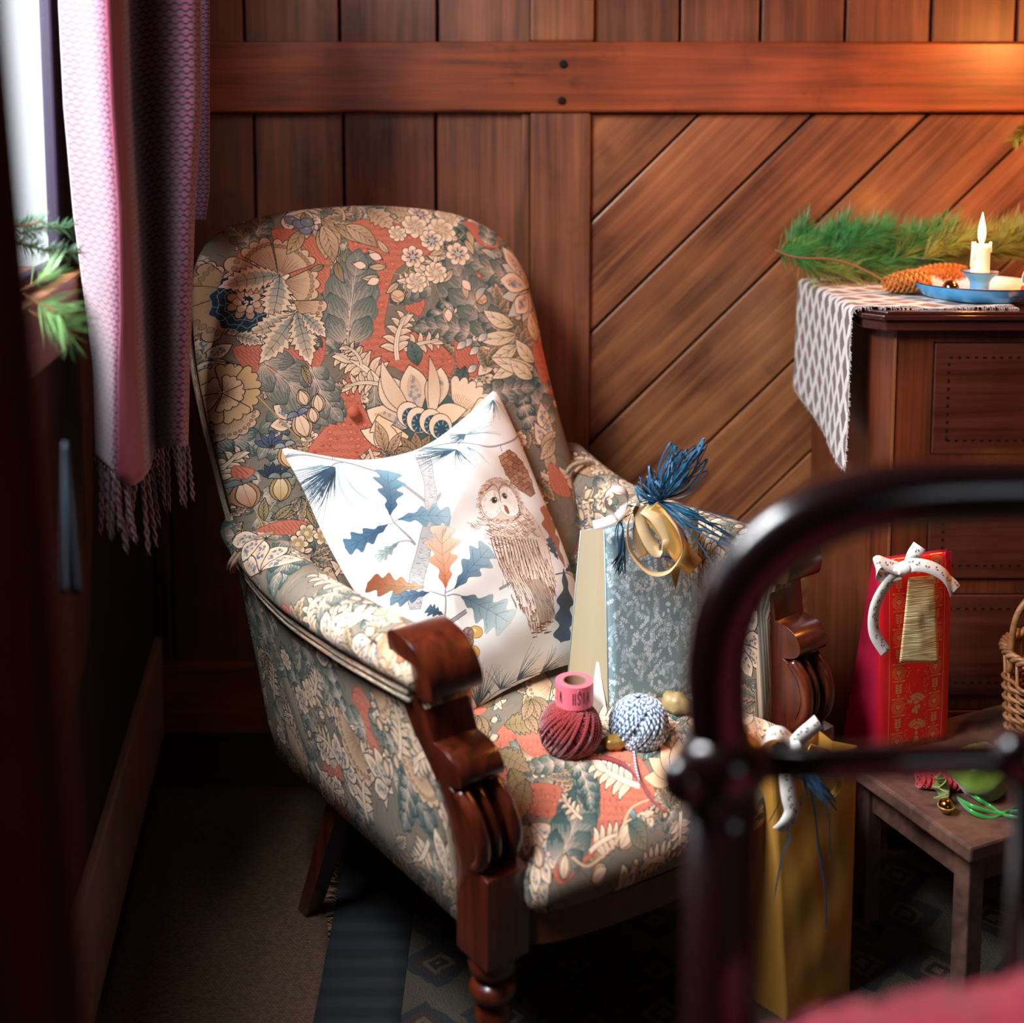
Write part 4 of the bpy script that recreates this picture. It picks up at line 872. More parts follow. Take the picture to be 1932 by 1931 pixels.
rows=[(-300,0),(0,1),(200,2),(400,3),(600,4),(700,5),(800,6),(1000,7)]
# per row: list of (px, Y)
def cols(y):
    f=lambda *k:float(np.interp(y,[-400,0,200,400,600,700,900],k))
    return [(f(108,112,122,140,166,178,182),1.905),(f(140,146,158,172,186,194,195),1.865),(f(176,180,190,205,210,212,210),1.825),(f(195,199,208,222,226,222,224),1.82),
            (f(206,210,218,232,238,240,248),1.84),(f(228,232,238,248,257,262,275),1.89),(f(240,244,250,262,272,276,284),2.00),(f(272,276,282,288,292,292,294),2.05),(f(310,314,320,322,322,318,312),2.02),(f(350,354,358,350,345,342,336),1.99),(f(374,377,378,366,360,356,352),2.02)]
def bot(u): return float(np.interp(u,[0,.1,.3,.4,.5,.6,.7,.8,1],[868,880,905,915,895,880,850,843,842]))
def sheet(u,v):
    yy=-380+(bot(u)+380)*v; c=cols(yy); k=u*(len(c)-1); pts=[Vector((a,b,0)) for a,b in c]; i=min(int(k),len(c)-2); t=k-i
    g=lambda j:pts[max(0,min(len(pts)-1,j))]; a,b,cc,d=g(i-1),g(i),g(i+1),g(i+2)
    q=.5*((2*b)+(cc-a)*t+(2*a-5*b+4*cc-d)*t*t+(3*b-a-3*cc+d)*t**3)
    return P(q.x,yy,q.y)
su=lambda u,v:(u*2.6,v*13.0)
grid('cloth',sheet,90,70,M_weave,cur,su,True,.004)
grid('selvedge',lambda u,v:(lambda q,e:q+V(.005,-.006,0))(sheet(.27+.2*u,v),0),10,70,plain('selvedge_wool','7a1c3c',.9,bump=.8,bscale=500,sheen=.4),cur,None,True,.002)
grid('cloth_return',lambda u,v:(lambda q:V(q.x,q.y,q.z))(P(340+(54 if v<.93 else 54-8*(v-.93)/.07)*u,-380+(795)*v+ (0 if u<.5 else 0),2.22-.04*u)),12,60,M_weave,cur,lambda u,v:(u*.6,v*12.),True,.004)
M_fr=plain('fringe_wool','77606a',.95,var=.3,vscale=300)
rr=random.Random(2)
def tassel(p,L,r0=.0035):
    c=[];n=14;dx=rr.uniform(-.02,.02);ph=rr.uniform(0,6)
    mb=MB()
    for s in(0,PI):
        c=[p+V(dx*(i/n)+math.cos(i*1.5+s+ph)*r0*.8,math.sin(i*1.5+s+ph)*r0*.8,-L*i/n) for i in range(n+1)]; mb.tube(c,[r0*.62]*n+[r0*.2],5)
    mb.build('tassel',M_fr,cur,True)
for k in range(13): u=.01+.50*k/12; tassel(sheet(u,.995),rr.uniform(.085,.13))
for k in range(9): u=.62+.37*k/8; tassel(sheet(u,.995),rr.uniform(.09,.12))
# foreground maroon drape at the very left
M_mar=plain('maroon_cloth','5e1416',.9,sheen=.1,bump=.2,bscale=300,var=.2)
fd=grid('bed_curtain',lambda u,v:(lambda y:(lambda ex:P(ex-330*(1-u),y,.62+.008*math.sin(u*9)-.03*(1-u)))(float(np.interp(y,[-300,0,300,700,1000,1400,1900,2600],[-8,10,36,72,98,125,162,215])) ))(-300+2700*v),50,24,M_mar,None,None,True,.006)
tag(fd,'dark maroon bed curtain, out of focus along the left edge of the picture','curtain')
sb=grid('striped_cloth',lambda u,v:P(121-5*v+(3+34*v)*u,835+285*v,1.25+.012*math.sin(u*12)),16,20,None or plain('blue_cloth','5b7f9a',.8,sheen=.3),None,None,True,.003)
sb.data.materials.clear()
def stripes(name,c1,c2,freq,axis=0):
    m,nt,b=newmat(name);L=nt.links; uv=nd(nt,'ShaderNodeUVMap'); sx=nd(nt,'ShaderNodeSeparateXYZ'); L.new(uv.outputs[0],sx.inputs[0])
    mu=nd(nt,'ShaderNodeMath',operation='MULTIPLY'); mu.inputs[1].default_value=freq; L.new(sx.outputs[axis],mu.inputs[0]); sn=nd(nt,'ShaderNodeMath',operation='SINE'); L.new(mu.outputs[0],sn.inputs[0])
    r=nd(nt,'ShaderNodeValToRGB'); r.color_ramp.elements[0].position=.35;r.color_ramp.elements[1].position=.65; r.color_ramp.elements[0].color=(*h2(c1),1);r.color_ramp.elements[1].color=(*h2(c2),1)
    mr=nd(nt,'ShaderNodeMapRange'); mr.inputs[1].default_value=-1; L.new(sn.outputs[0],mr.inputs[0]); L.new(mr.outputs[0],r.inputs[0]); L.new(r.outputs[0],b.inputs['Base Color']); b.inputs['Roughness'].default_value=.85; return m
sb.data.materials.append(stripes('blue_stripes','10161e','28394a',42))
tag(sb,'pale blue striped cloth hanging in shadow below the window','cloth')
# ------------------------------------------------------------ floor coverings
def weavefloor(name,c1,c2,sc,noise=.3):
    m,nt,b=newmat(name);L=nt.links; tc=nd(nt,'ShaderNodeTexCoord'); br=nd(nt,'ShaderNodeTexBrick'); br.inputs['Scale'].default_value=sc; br.inputs['Color1'].default_value=(*h2(c1),1); br.inputs['Color2'].default_value=(*h2(c2),1); br.inputs['Mortar'].default_value=(.01,.007,.005,1)
    br.inputs['Mortar Size'].default_value=.035; br.inputs['Brick Width'].default_value=.6; br.inputs['Row Height'].default_value=.4
    L.new(tc.outputs['Object'],br.inputs['Vector']); L.new(br.outputs['Color'],b.inputs['Base Color']); bp=nd(nt,'ShaderNodeBump'); bp.inputs['Distance'].default_value=.003; bp.inputs['Strength'].default_value=1; bp.invert=True
    L.new(br.outputs['Fac'],bp.inputs['Height']); L.new(bp.outputs['Normal'],b.inputs['Normal']); b.inputs['Roughness'].default_value=.9; return m
a=PZ(620,1931,0);b_=PZ(600,1690,0)
mat_=thing('rush_mat','brown woven rush mat with a frayed edge on the floor left of the armchair','mat',(-.5,1.9,0))
# right edge follows the photo; left edge lies along the skirting
ym=[.3,1.0,1.87,2.2,2.55]; xm=lambda Y:float(np.interp(Y,[.3,1.87,2.19,2.6],[-.20,-.292,-.348,-.40]))
grid('woven_field',lambda u,v:(lambda Y:V((WL(Y,.03).x)*(1-u)+xm(Y)*u,Y,.006+.001*math.sin(Y*30+u*9)))(.3+2.27*v),20,40,weavefloor('rush_weave','4e3828','6a5038',95),mat_,None,True,.006)
mb=MB()
for k in range(420):
    Y=.9+1.65*k/420+rr.uniform(-.003,.003); x=xm(Y); L=rr.uniform(.008,.03); mb.tube([V(x,Y,.008),V(x+L*.5,Y+rr.uniform(-.01,.01),.009),V(x+L,Y+rr.uniform(-.014,.014),.004)],[.0011,.0009,.0004],3)
tag(mb.build('frayed_edge',plain('rush_fray','7a6248',.9),mat_,True),kind='stuff')
def rugmat():
    m,nt,b=newmat('rug_pile');L=nt.links; tc=nd(nt,'ShaderNodeTexCoord'); mp=nd(nt,'ShaderNodeMapping'); mp.inputs['Scale'].default_value=(7,7,7); L.new(tc.outputs['Object'],mp.inputs[0])
    n=nd(nt,'ShaderNodeTexNoise'); n.inputs['Scale'].default_value=3; L.new(mp.outputs[0],n.inputs[0]); ad=nd(nt,'ShaderNodeMix',data_type='VECTOR') ; ad.inputs[0].default_value=.12; L.new(mp.outputs[0],ad.inputs[4]); L.new(n.outputs['Color'],ad.inputs[5])
    v=nd(nt,'ShaderNodeTexVoronoi'); v.distance='MANHATTAN'; v.inputs['Scale'].default_value=1.3; v.inputs['Randomness'].default_value=.35; L.new(ad.outputs[1],v.inputs['Vector'])
    r=nd(nt,'ShaderNodeValToRGB'); r.color_ramp.interpolation='CONSTANT'; e=r.color_ramp.elements; cols_=[(0,'5a4a34'),(.12,'1c1418'),(.22,'4c4030'),(.32,'2b1a18'),(.46,'151a20'),(.6,'3b3428')]
    e[0].color=(*h2(cols_[0][1]),1); e[1].position=.12; e[1].color=(*h2(cols_[1][1]),1)
    for p,c in cols_[2:]: q=e.new(p); q.color=(*h2(c),1)
    L.new(v.outputs['Distance'],r.inputs[0]); L.new(r.outputs[0],b.inputs['Base Color']); b.inputs['Roughness'].default_value=.95
    n2=nd(nt,'ShaderNodeTexNoise'); n2.inputs['Scale'].default_value=260; L.new(tc.outputs['Object'],n2.inputs[0]); bp=nd(nt,'ShaderNodeBump'); bp.inputs['Distance'].default_value=.006; L.new(n2.outputs['Fac'],bp.inputs['Height']); L.new(bp.outputs['Normal'],b.inputs['Normal']); return m
rug=thing('patterned_rug','dark navy and brown patterned wool rug under the armchair and bench','rug',(.6,1.6,0))
box('pile',-.18,1.9,.2,2.62,0.0005,.012,rugmat(),rug,.003)
grid('border',lambda u,v:V(-.285+.105*u-.05*v*(1-u),.3+2.3*v,.010),4,20,stripes('border_stripe','0b0f14','151c24',300,1),rug,None,True,.004)
# ------------------------------------------------------------ chest of drawers
M_ch=wood('chest_wood','33130a','5e2e20','X',1.,.3,.4,.05); M_chV=wood('chest_wood_upright','3a170c','7a3a20','Z',1.,.3,.4,.08); M_top=wood('chest_top','2c1210','53281e','X',1.,.2,.6,.05)
XL,YF,ZT=.690,2.325,1.095; XR=1.62
chest=thing('chest_of_drawers','tall reddish-brown inlaid chest of drawers against the panelled wall','chest of drawers',(1.15,2.58,0))
ch=.034
prism('carcass',[(XL,2.81),(XL,YF+ch),(XL+ch,YF),(XR,YF),(XR,2.81)],V(0,0,.06),V(1,0,0),V(0,1,0),V(0,0,ZT-.036-.06),M_chV,chest,.002)
for i,(d,z0,z1) in enumerate(((.024,ZT-.036,ZT-.016),(.030,ZT-.016,ZT-.006),(.022,ZT-.006,ZT))):
    prism('top_board' if i==0 else 'top_moulding',[(XL-d,2.815),(XL-d,YF-d+ch),(XL-d+ch,YF-d),(XR+d,YF-d),(XR+d,2.815)],V(0,0,z0),V(1,0,0),V(0,1,0),V(0,0,z1-z0),M_top,chest,.002)
for x in(XL+.03,XR-.03):
    for y in(YF+.03,2.78): box('foot',x-.025,x+.025,y-.025,y+.025,0,.062,M_chV,chest,.003)
zd=[(Z_(648,YF,1800),Z_(855,YF,1800)),(Z_(893,YF,1800),Z_(1090,YF,1800)),(Z_(1122,YF,1800),Z_(1310,YF,1800)),(Z_(1340,YF,1800),Z_(1560,YF,1800)),(.08,.0)]
xd0=P(1762,700,YF).x
M_in=plain('inlay_dark','1d0d08',.4); M_inl=plain('inlay_light','8a5230',.4)
for k,(z1,z0) in enumerate(zd[:4]):
    if z0<.08: z0=.08
    d=box('drawer',xd0,XR-.05,YF-.006,YF+.004,z0,z1,M_ch,chest,.002)
    mb=MB()
    for (a,b,c,e) in((xd0-.002,XR-.048,z1,z1+.003),(xd0-.002,XR-.048,z0-.003,z0),(xd0-.003,xd0,z0-.003,z1+.003)): mb.add(*boxv(a,b,YF-.0012,YF+.002,c,e))
    mb.build('drawer_gap',M_in,d)
    mb=MB();g=.026; n=int((XR-.05-xd0-2*g)/.008)
    for i in range(n):
        if i%2==0:
            for zz in(z1-g,z0+g): mb.add(*boxv(xd0+g+i*.008,xd0+g+i*.008+.006,YF-.0065,YF-.004,zz-.002,zz+.002))
    for i in range(int((z1-z0-2*g)/.008)):
        if i%2==0: mb.add(*boxv(xd0+g-.002,xd0+g+.002,YF-.0065,YF-.004,z0+g+i*.008,z0+g+i*.008+.006))
    mb.build('inlay',M_in,d)
    for kx in(xd0+.13,XR-.18): lathe('knob',[(0,.022),(.008,.021),(.012,.016),(.008,.009),(.005,.004),(.008,0)],V(kx,YF-.006,(z0+z1)/2),plain('brass%d'%k,'a07a3a',.25,1),d,18,V(0,-1,0)) if kx>xd0+.2 else None
box('corner_strip',XL+ch-.001,XL+ch+.003,YF-.003,YF+.002,.08,ZT-.04,M_inl,chest,0)
# runner
def ikat():
    h,w=1000,640; y,x=np.mgrid[0:h,0:w].astype(np.float32); ys=np.floor(y/6)*6; 
    a=np.zeros((h,w),np.float32); p=74.
    for o,s in((0,1),(0,-1)):
        tri=np.abs(((ys/150.+o)%1)-.5)*2; c=((x/p+s*tri*.5+ .03*np.sin(ys*.9))%1); a=np.maximum(a,(np.abs(c-.5)<.17))
    tri2=np.abs(((ys/75.)%1)-.5)*2; c=((x/p+.5)%1); 
    f=a[...,None]; rs=np.random.RandomState(3).rand(h,w,1)*.06; d=np.array((.47,.37,.37));l=np.array((.88,.86,.84)); cv=Cv(w,h,(0,0,0)); cv.a=((d*(1-f)+l*f)*(1-rs)).astype(np.float32); return cv.image('print_ikat')
M_run=printed('runner_ikat',ikat(),.9,(1,1),sheen=.2,weave=1100,bump=.5)
run=thing('table_runner','white and taupe diamond-patterned cloth runner hanging over the left end of the chest','table runner',(XL-.04,2.55,.8))
xe=XL-.030
def runf(u,v):
    # u: depth (front..back), v: from the top surface over the edge and down
    yf=2.335+.44*u; L=v*.62; top=.30
    hang=.32-.07*u**1.3-.0*u; s=v*(top+hang)
    yo=.012*math.sin(u*9+v*3)
    if s<top: return V(xe-.004+(top-s)+.0,yf+.01*math.sin(s*20)*0,ZT+.003+.002*math.sin(u*20+s*30))
    q=s-top; r=.012
    if q<r*1.57: a=q/r; return V(xe-.004-math.sin(a)*r,yf-.0*q,ZT+.003-(1-math.cos(a))*r)
    q-=r*1.57; return V(xe-.004-r-.006*math.sin(u*7+1)*(q/.3)-.004*q,yf-.02*q*(1-u)+.03*q*u+.004*math.sin(q*25),ZT+.003-r-q)
grid('cloth',runf,44,90,M_run,run,lambda u,v:(u*.95,v*1.0),True,.0016)
mb=MB()
for k in range(240):
    v=k/240; p=runf(0,v)
    for _ in range(2): L=rr.uniform(.004,.014); mb.tube([p,p+V(rr.uniform(-.003,.003),-L*.7,rr.uniform(-.008,.004))],[.0007,.0003],3)
for k in range(200):
    u=k/200; p=runf(u,1); L=rr.uniform(.004,.010); mb.tube([p,p+V(rr.uniform(-.003,.003),rr.uniform(-.003,.003),-L)],[.0007,.0003],3)
tag(mb.build('frayed_threads',plain('runner_thread','e4e0dc',.9),run,True),kind='stuff')
# ------------------------------------------------------------ low wooden bench
M_st=wood('bench_wood','33221c','6b4a3c','D',1.2,.6,.1,.12,stain=.4)
bx,by=V(.91,.41,0).normalized(),V(-.41,.91,0).normalized(); bo_=V(.716,1.837,0); BW,BD,BZ=.50,.345,.32
bench=thing('bench','low worn brown wooden bench between the chest and the bed','bench',bo_+bx*BW/2+by*BD/2)
obox('top_board',bo_+eZ*(BZ-.028),bx*BW,by*BD,eZ*.028,M_st,bench,.005)
i=.035
for a,b in((i,i),(BW-i-.034,i),(i,BD-i-.034),(BW-i-.034,BD-i-.034)): obox('leg',bo_+bx*a+by*b,bx*.034,by*.034,eZ*(BZ-.028),M_st,bench,.003)
for a,b,w,d in((i+.034,i+.008,BW-2*i-.068,.014),(i+.034,BD-i-.022,BW-2*i-.068,.014)): obox('apron',bo_+bx*a+by*b+eZ*(BZ-.098),bx*w,by*d,eZ*.07,M_st,bench,.002)
for a in(i+.008,BW-i-.022): obox('apron',bo_+bx*a+by*(i+.034)+eZ*(BZ-.098),bx*.014,by*(BD-2*i-.068),eZ*.07,M_st,bench,.002)
# ------------------------------------------------------------ iron bed end in the foreground
M_iron=plain('dark_iron','200a10',.22,0,coat=1); YB_=.86
bed=thing('iron_bed_end','dark glossy tubular iron bed end with an arched top rail, out of focus in front','bed',(.35,YB_,0))
def Q(x,y): return P(x,y,YB_)
arch=cat([Q(1362,1480),Q(1358,1400),Q(1352,1320),Q(1352,1240),Q(1370,1155),Q(1418,1070),Q(1500,998),Q(1610,950),Q(1750,928),Q(1932,922),Q(2150,922),Q(2330,960),Q(2440,1040),Q(2490,1160),Q(2500,1300),Q(2500,1480)],8)
tube('arched_rail',arch,.0235,M_iron,bed,20)
for px in(1365,2500):
    q=Q(px,1450); b=V(q.x,YB_,0)
    tube('post',[V(q.x,YB_,q.z+.02),V(q.x,YB_,.03)],.0275,M_iron,bed,20)
    lathe('collar',[(.0,-.045),(.02,-.045),(.029,-.03),(.024,-.018),(.033,-.004),(.036,.008),(.032,.02),(.022,.03),(.0,.03)],q,M_iron,bed,24)
    lathe('knob',[(0,.019),(.009,.017),(.016,.010),(.0185,0),(.016,-.010),(.009,-.017),(0,-.019)],q+V(-.030 if px<2000 else .03,-.012,-.002),M_iron,bed,20)
tube('cross_rail',[Q(1370,1443),Q(1700,1436),Q(1932,1430),Q(2200,1430),Q(2500,1432)],.0125,M_iron,bed,16)
for px in(1940,2230):
    q=Q(px,1432); t=min(arch,key=lambda v:abs(v.x-q.x)+(9 if v.z<q.z+.1 else 0)); tube('spindle',[V(q.x,YB_,.30),V(q.x,YB_,q.z)],.010,M_iron,bed,14)
    lathe('spindle_ball',[(0,.022),(.011,.019),(.019,.011),(.021,0),(.019,-.011),(.011,-.019),(0,-.022)],q+V(-.008,-.006,.004),M_iron,bed,20)
tube('cross_rail',[V(Q(1365,1450).x,YB_,.30),V(Q(2500,1450).x,YB_,.30)],.0105,M_iron,bed,14)
M_red=plain('red_blanket','d03a55',.95,sheen=.5,var=.35,vscale=40,bump=.9,bscale=60)
def bsf(u,v):
    px=1440+760*u; yt=float(np.interp(px,[1440,1520,1700,1932,2200],[1965,1934,1893,1858,1835])); 
    q=P(px,yt+6*math.sin(u*26),.70); return V(q.x*(1-.35*v)+.10*v,.70-.62*v,q.z+.012*math.sin(v*3.1)+.0015*math.sin(u*60+v*20)-.0*v)
bs=grid('bed_blanket',lambda u,v:bsf(u,max(0,(v-.25)/.75)) if v>=.25 else (lambda q:V(q.x,q.y+.012,q.z-.30*(1-v/.25)))(bsf(u,0)),40,24,M_red,None,None,True,.01)
tag(bs,'red textured wool blanket on the bed at the bottom right corner','blanket')
mt=box('mattress',P(1440,1965,.7).x+.03,.75,.02,.68,.25,P(1440,1965,.7).z-.03,plain('mattress_ticking','3a3432',.9),None,.02); tag(mt,'pale mattress under the red blanket','mattress')
# ------------------------------------------------------------ bags
M_gold=plain('gold_foil_paper','b8863a',.40,.25,bump=.35,bscale=26); M_goldL=plain('gold_card','aa9c80',.6,.1)
def leafprint():
    cv=Cv(760,1000,(.52,.62,.65),None,1.); cv.T=lambda p:np.asarray(p)*1.5; cv.k=1.5; r=random.Random(3); c1=(.86,.91,.93); c2=(.70,.79,.81)
    for k in range(1500):
        x,y=r.uniform(0,760),r.uniform(0,1000); a=r.uniform(0,6.28); q=r.random(); c=c1 if r.random()<.6 else c2
        if q<.45:
            p,h=spine(x,y,a,r.uniform(30,48),r.uniform(-.5,.5),8); cv.line(p,1.6,c)
            for j in(2,4,6):
                for s in(1,-1): leaf(cv,p[j][0],p[j][1],h[j]+s*.7,13,6,0,c,vein=None,oc=None)
            leaf(cv,p[7][0],p[7][1],h[7],12,6,0,c,vein=None,oc=None)
        elif q<.7: leaf(cv,x,y,a,r.uniform(26,40),12,.2,c2,vein=(.52,.62,.65),oc=None,veins=3)
        elif q<.85:
            for j in range(4): leaf(cv,x,y,a+j*.5,15,7,0,c,vein=None,oc=None)
        else: cv.disc(x,y,2.4,c1,n=6)
    return cv.image('print_leaves',.03)
def papermat(name,img,rough=.5,metal=False,sheen=0): return printed(name,img,rough,(1,1),sheen=sheen,weave=40,bump=.15,metal_mask=metal)
def quad(name,c,mat,par,nu=10,nv=14,bulge=0,th=.0008,seed=0,crease=.0,uvr=(0,0,1,1)):
    """paper panel on four corners bl,br,tr,tl"""
    a,b,d,e=c; n=(b-a).cross(e-a).normalized(); r=random.Random(seed); ph=[r.uniform(0,6) for _ in range(4)]
    def f(u,v):
        q=a*(1-u)*(1-v)+b*u*(1-v)+d*u*v+e*(1-u)*v
        w=16*u*(1-u)*v*(1-v)
        return q+n*(bulge*w+crease*w*(math.sin(u*7+v*9+ph[0])+math.sin(v*17-u*6+ph[1])*.6+math.sin(u*19+v*4+ph[2])*.3))
    x0,y0,x1,y1=uvr
    return grid(name,f,nu,nv,mat,par,lambda u,v:(x0+(x1-x0)*u,y0+(y1-y0)*v),True,th)
def gusset(name,c,fold,mat,par,th=.0008):
    """side panel creased down its centre; fold = inward vector at mid width"""
    a,b,d,e=c
    def f(u,v):
        q=a*(1-u)*(1-v)+b*u*(1-v)+d*u*v+e*(1-u)*v; return q+fold*((1-abs(2*u-1))*min(1,v*1.25+.05))
    return grid(name,f,8,14,mat,par,None,False,th)
# blue bag on the seat
bb=[V(.167,2.042,.440),V(.326,2.115,.438),V(.286,2.235,.44),V(.100,2.150,.44)]
bt=[P(1141,999,2.055),P(1318,957,2.13),P(1302,962,2.20),P(1097,1001,2.12)]
bag=thing('blue_gift_bag','grey-blue leaf-print paper gift bag with gold side, on the armchair seat','gift bag',(bb[0]+bb[2])/2)
M_bl=papermat('blue_leaf_paper',leafprint())
quad('front_panel',[bb[0],bb[1],bt[1],bt[0]],M_bl,bag,bulge=.004,crease=.001)
quad('back_panel',[bb[3],bb[2],bt[2],bt[3]],M_bl,bag,bulge=-.002)
gusset('side_panel',[bb[3],bb[0],bt[0],bt[3]],V(.012,.006,0),M_goldL,bag); gusset('side_panel',[bb[1],bb[2],bt[2],bt[1]],V(-.03,-.01,0),M_bl,bag)
quad('base',[bb[0],bb[1],bb[2],bb[3]],M_goldL,bag,4,4)
quad('folded_flap',[bb[0]+V(-.004,-.003,.002),bb[0]+V(-.030,.045,.002),bb[0]+V(-.020,.035,.075),bb[0]+V(-.017,.031,.076)],plain('white_card','d8d4c8',.6),bag,3,3)
for p,q in((bb[3],bt[3]),(bb[0],bt[0])): tube('panel_edge',[p+V(-.001,0,0),q+V(-.001,0,0)],.0012,M_bl,bag,6)
k0=P(1243,945,2.05)
rb=random.Random(6)
bow=thing('raffia_bow','bright blue raffia bow with loose strands tied to the grey-blue bag','bow',k0)
M_raf=plain('blue_raffia','145a7e',.5,0,var=.45,vscale=60,sheen=.2); M_rafd=plain('dark_raffia','12303f',.6,var=.4,vscale=60)
def strands(name,lst,mat,par,w=.0022,jit=.004,n=6):
    mb=MB()
    for pts in lst:
        c=cat([p+V(rb.gauss(0,1),rb.gauss(0,1),rb.gauss(0,1))*jit*(1 if 0<i<len(pts)-1 else .3) for i,p in enumerate(pts)],n); m=len(c); ww=w*rb.uniform(.6,1.5); tw=rb.uniform(-4,4); ph=rb.uniform(0,6)
        vs=[];N=len(c)
        for i,p in enumerate(c):
            a=ph+tw*i/N; d=V(math.cos(a),.3*math.sin(a*1.7),math.sin(a))*ww*(1 if i<N-2 else .4); vs+=[p-d,p+d+V(0,-.0006,0)]
        mb.add(vs,[(2*i,2*i+1,2*i+3,2*i+2) for i in range(N-1)])
    return tag(mb.build(name,mat,par,True),kind='stuff')
def pxl(y0,*a): return [P(x,y,y0+d) for x,y,d in a]
L_=[]
for k in range(60):
    a=rb.uniform(0,1); tx,ty=rb.choice([(1275,845),(1295,850),(1325,850),(1330,880),(1240,905),(1225,900),(1300,870),(1210,920)])
    tx+=rb.gauss(0,7);ty+=rb.gauss(0,7); j=rb.uniform(-14,14); L_.append(pxl(2.05,(1243,945,0),(1243+(tx-1243)*.5+j,945+(ty-945)*.5-abs(j)*.5,-.01+rb.uniform(-.02,.02)),(tx,ty,rb.uniform(-.02,.02)),(1243+(tx-1243)*.55-j,945+(ty-945)*.45+10,rb.uniform(-.02,.02)),(1243,945,0)))
strands('loops',L_,M_raf,bow,.0016,.002)
L_=[]
for k in range(34):
    tx,ty=rb.choice([(1395,985),(1370,975),(1400,1030),(1345,1000),(1190,955),(1200,1010),(1290,1010),(1330,985)]); tx+=rb.gauss(0,9);ty+=rb.gauss(0,9)
    L_.append(pxl(2.05,(1243,945,0),((1243+tx)/2,(945+ty)/2+rb.uniform(-8,14),-.015),(tx,ty,rb.uniform(-.02,.02))))
strands('tails',L_,M_raf,bow,.0015,.003)
strands('long_tails',[pxl(2.035,(1243,950,0),(1290,1010,-.01),(1300,1080,0),(1306,1142,0)),pxl(2.035,(1240,950,0),(1170,985,0),(1165,1040,0),(1168,1085,0)),pxl(2.03,(1243,950,0),(1300,1000,0),(1330,1040,0),(1355,1085,0)),pxl(2.03,(1200,990,0),(1230,1000,-.01),(1262,1000,0)),pxl(2.03,(1215,1060,0),(1260,1055,-.01),(1325,1090,0)),pxl(2.03,(1190,950,0),(1172,975,0),(1180,1000,0),(1210,990,0),(1215,975,0)),pxl(2.05,(1290,960,0),(1370,1000,0),(1420,1040,0))]*2,M_raf,bow,.0010,.002)
strands('feather_tuft',[pxl(2.03,(1175,1000,0),(1174+rb.gauss(0,4),1040,0),(1168+rb.gauss(0,7),1085+rb.uniform(-20,12),0)) for _ in range(26)],M_rafd,bow,.0012,.001)
rib=thing('ribbon_bow','white and pale gold paper ribbon curls hanging from the blue raffia bow','ribbon',P(1215,1000,2.03))
M_wr=plain('white_ribbon','f0e8e4',.4,sss=.0); M_pg=plain('pale_gold_ribbon','d8b98c',.35,.25); M_pg2=plain('gold_ribbon','c49a55',.3,.5)
def lp(name,pts,w,mat,par,y0=2.03,wd=None,n=8): return ribbon(name,pxl(y0,*pts),w,mat,par,wd or V(.25,1,.25),n)
lp('curl',[(1165,975,0),(1145,955,-.005),(1143,935,-.01),(1160,923,-.01),(1180,930,0),(1184,950,.005),(1172,968,.01),(1160,972,.01)],.018,M_wr,rib)
lp('streamer',[(1185,955,.0),(1165,975,-.003),(1145,985,0),(1120,992,.006)],.016,M_wr,rib,wd=V(.4,.2,1))
lp('loop',[(1200,950,0),(1185,990,-.02),(1190,1040,-.03),(1225,1080,-.035),(1262,1078,-.03),(1288,1040,-.025),(1280,1000,-.02),(1255,965,0)],.016,M_pg,rib,wd=V(.3,1,.1))
lp('loop',[(1205,955,0),(1215,1000,-.015),(1240,1040,-.02),(1262,1020,-.015),(1240,980,-.01),(1215,960,0)],.024,M_pg,rib,wd=V(1,.5,.3))
lp('streamer',[(1225,960,.0),(1258,1000,-.012),(1290,1050,-.014),(1312,1072,-.006)],.036,M_pg2,rib,wd=V(1,.2,.6))
lp('streamer',[(1210,965,.0),(1205,1010,-.01),(1215,1050,-.01)],.022,M_pg,rib,wd=V(1,.4,0))
q=P(1275,1085,2.015); prism('star_point',[(-.014,.022),(.0,-.028),(.012,.024),(0,.014)],q,V(1,.3,0).normalized(),eZ,V(0,.004,0),M_pg2,rib,.0006)
# gold bottle bag on the floor
gb=[PZ(1482,1941,.0),PZ(1602,1889,.0)]; dv=V(-.065,.075,0); gb=[v+eZ*.013 for v in(gb[0],gb[1],gb[1]+dv,gb[0]+dv)]
gt=[P(1455,1440,1.835),P(1617,1407,1.895)]; gt=gt+[gt[1]+V(-.05,.045,.002),gt[0]+V(-.035,.045,.004)]
gbag=thing('gold_bottle_bag','tall shiny gold paper bottle bag standing on the rug right of the armchair','gift bag',(gb[0]+gb[2])/2)
quad('front_panel',[gb[0],gb[1],gt[1],gt[0]],M_gold,gbag,20,44,.004,crease=.0035,seed=4); quad('back_panel',[gb[3],gb[2],gt[2],gt[3]],M_gold,gbag,10,20,-.003,crease=.002)
gusset('side_panel',[gb[3],gb[0],gt[0],gt[3]],V(.012,.008,0),M_gold,gbag); gusset('side_panel',[gb[1],gb[2],gt[2],gt[1]],V(-.012,-.01,0),M_gold,gbag)
quad('base',gb,M_gold,gbag,3,3)
tube('handle_cord',[gt[0].lerp(gt[1],.35)+V(0,-.002,-.01),P(1530,1405,1.86),P(1560,1415,1.86),gt[0].lerp(gt[1],.72)+V(0,-.002,-.01)],.0022,plain('gold_cord','b58a3c',.35,.7),gbag,8)
M_hr=None
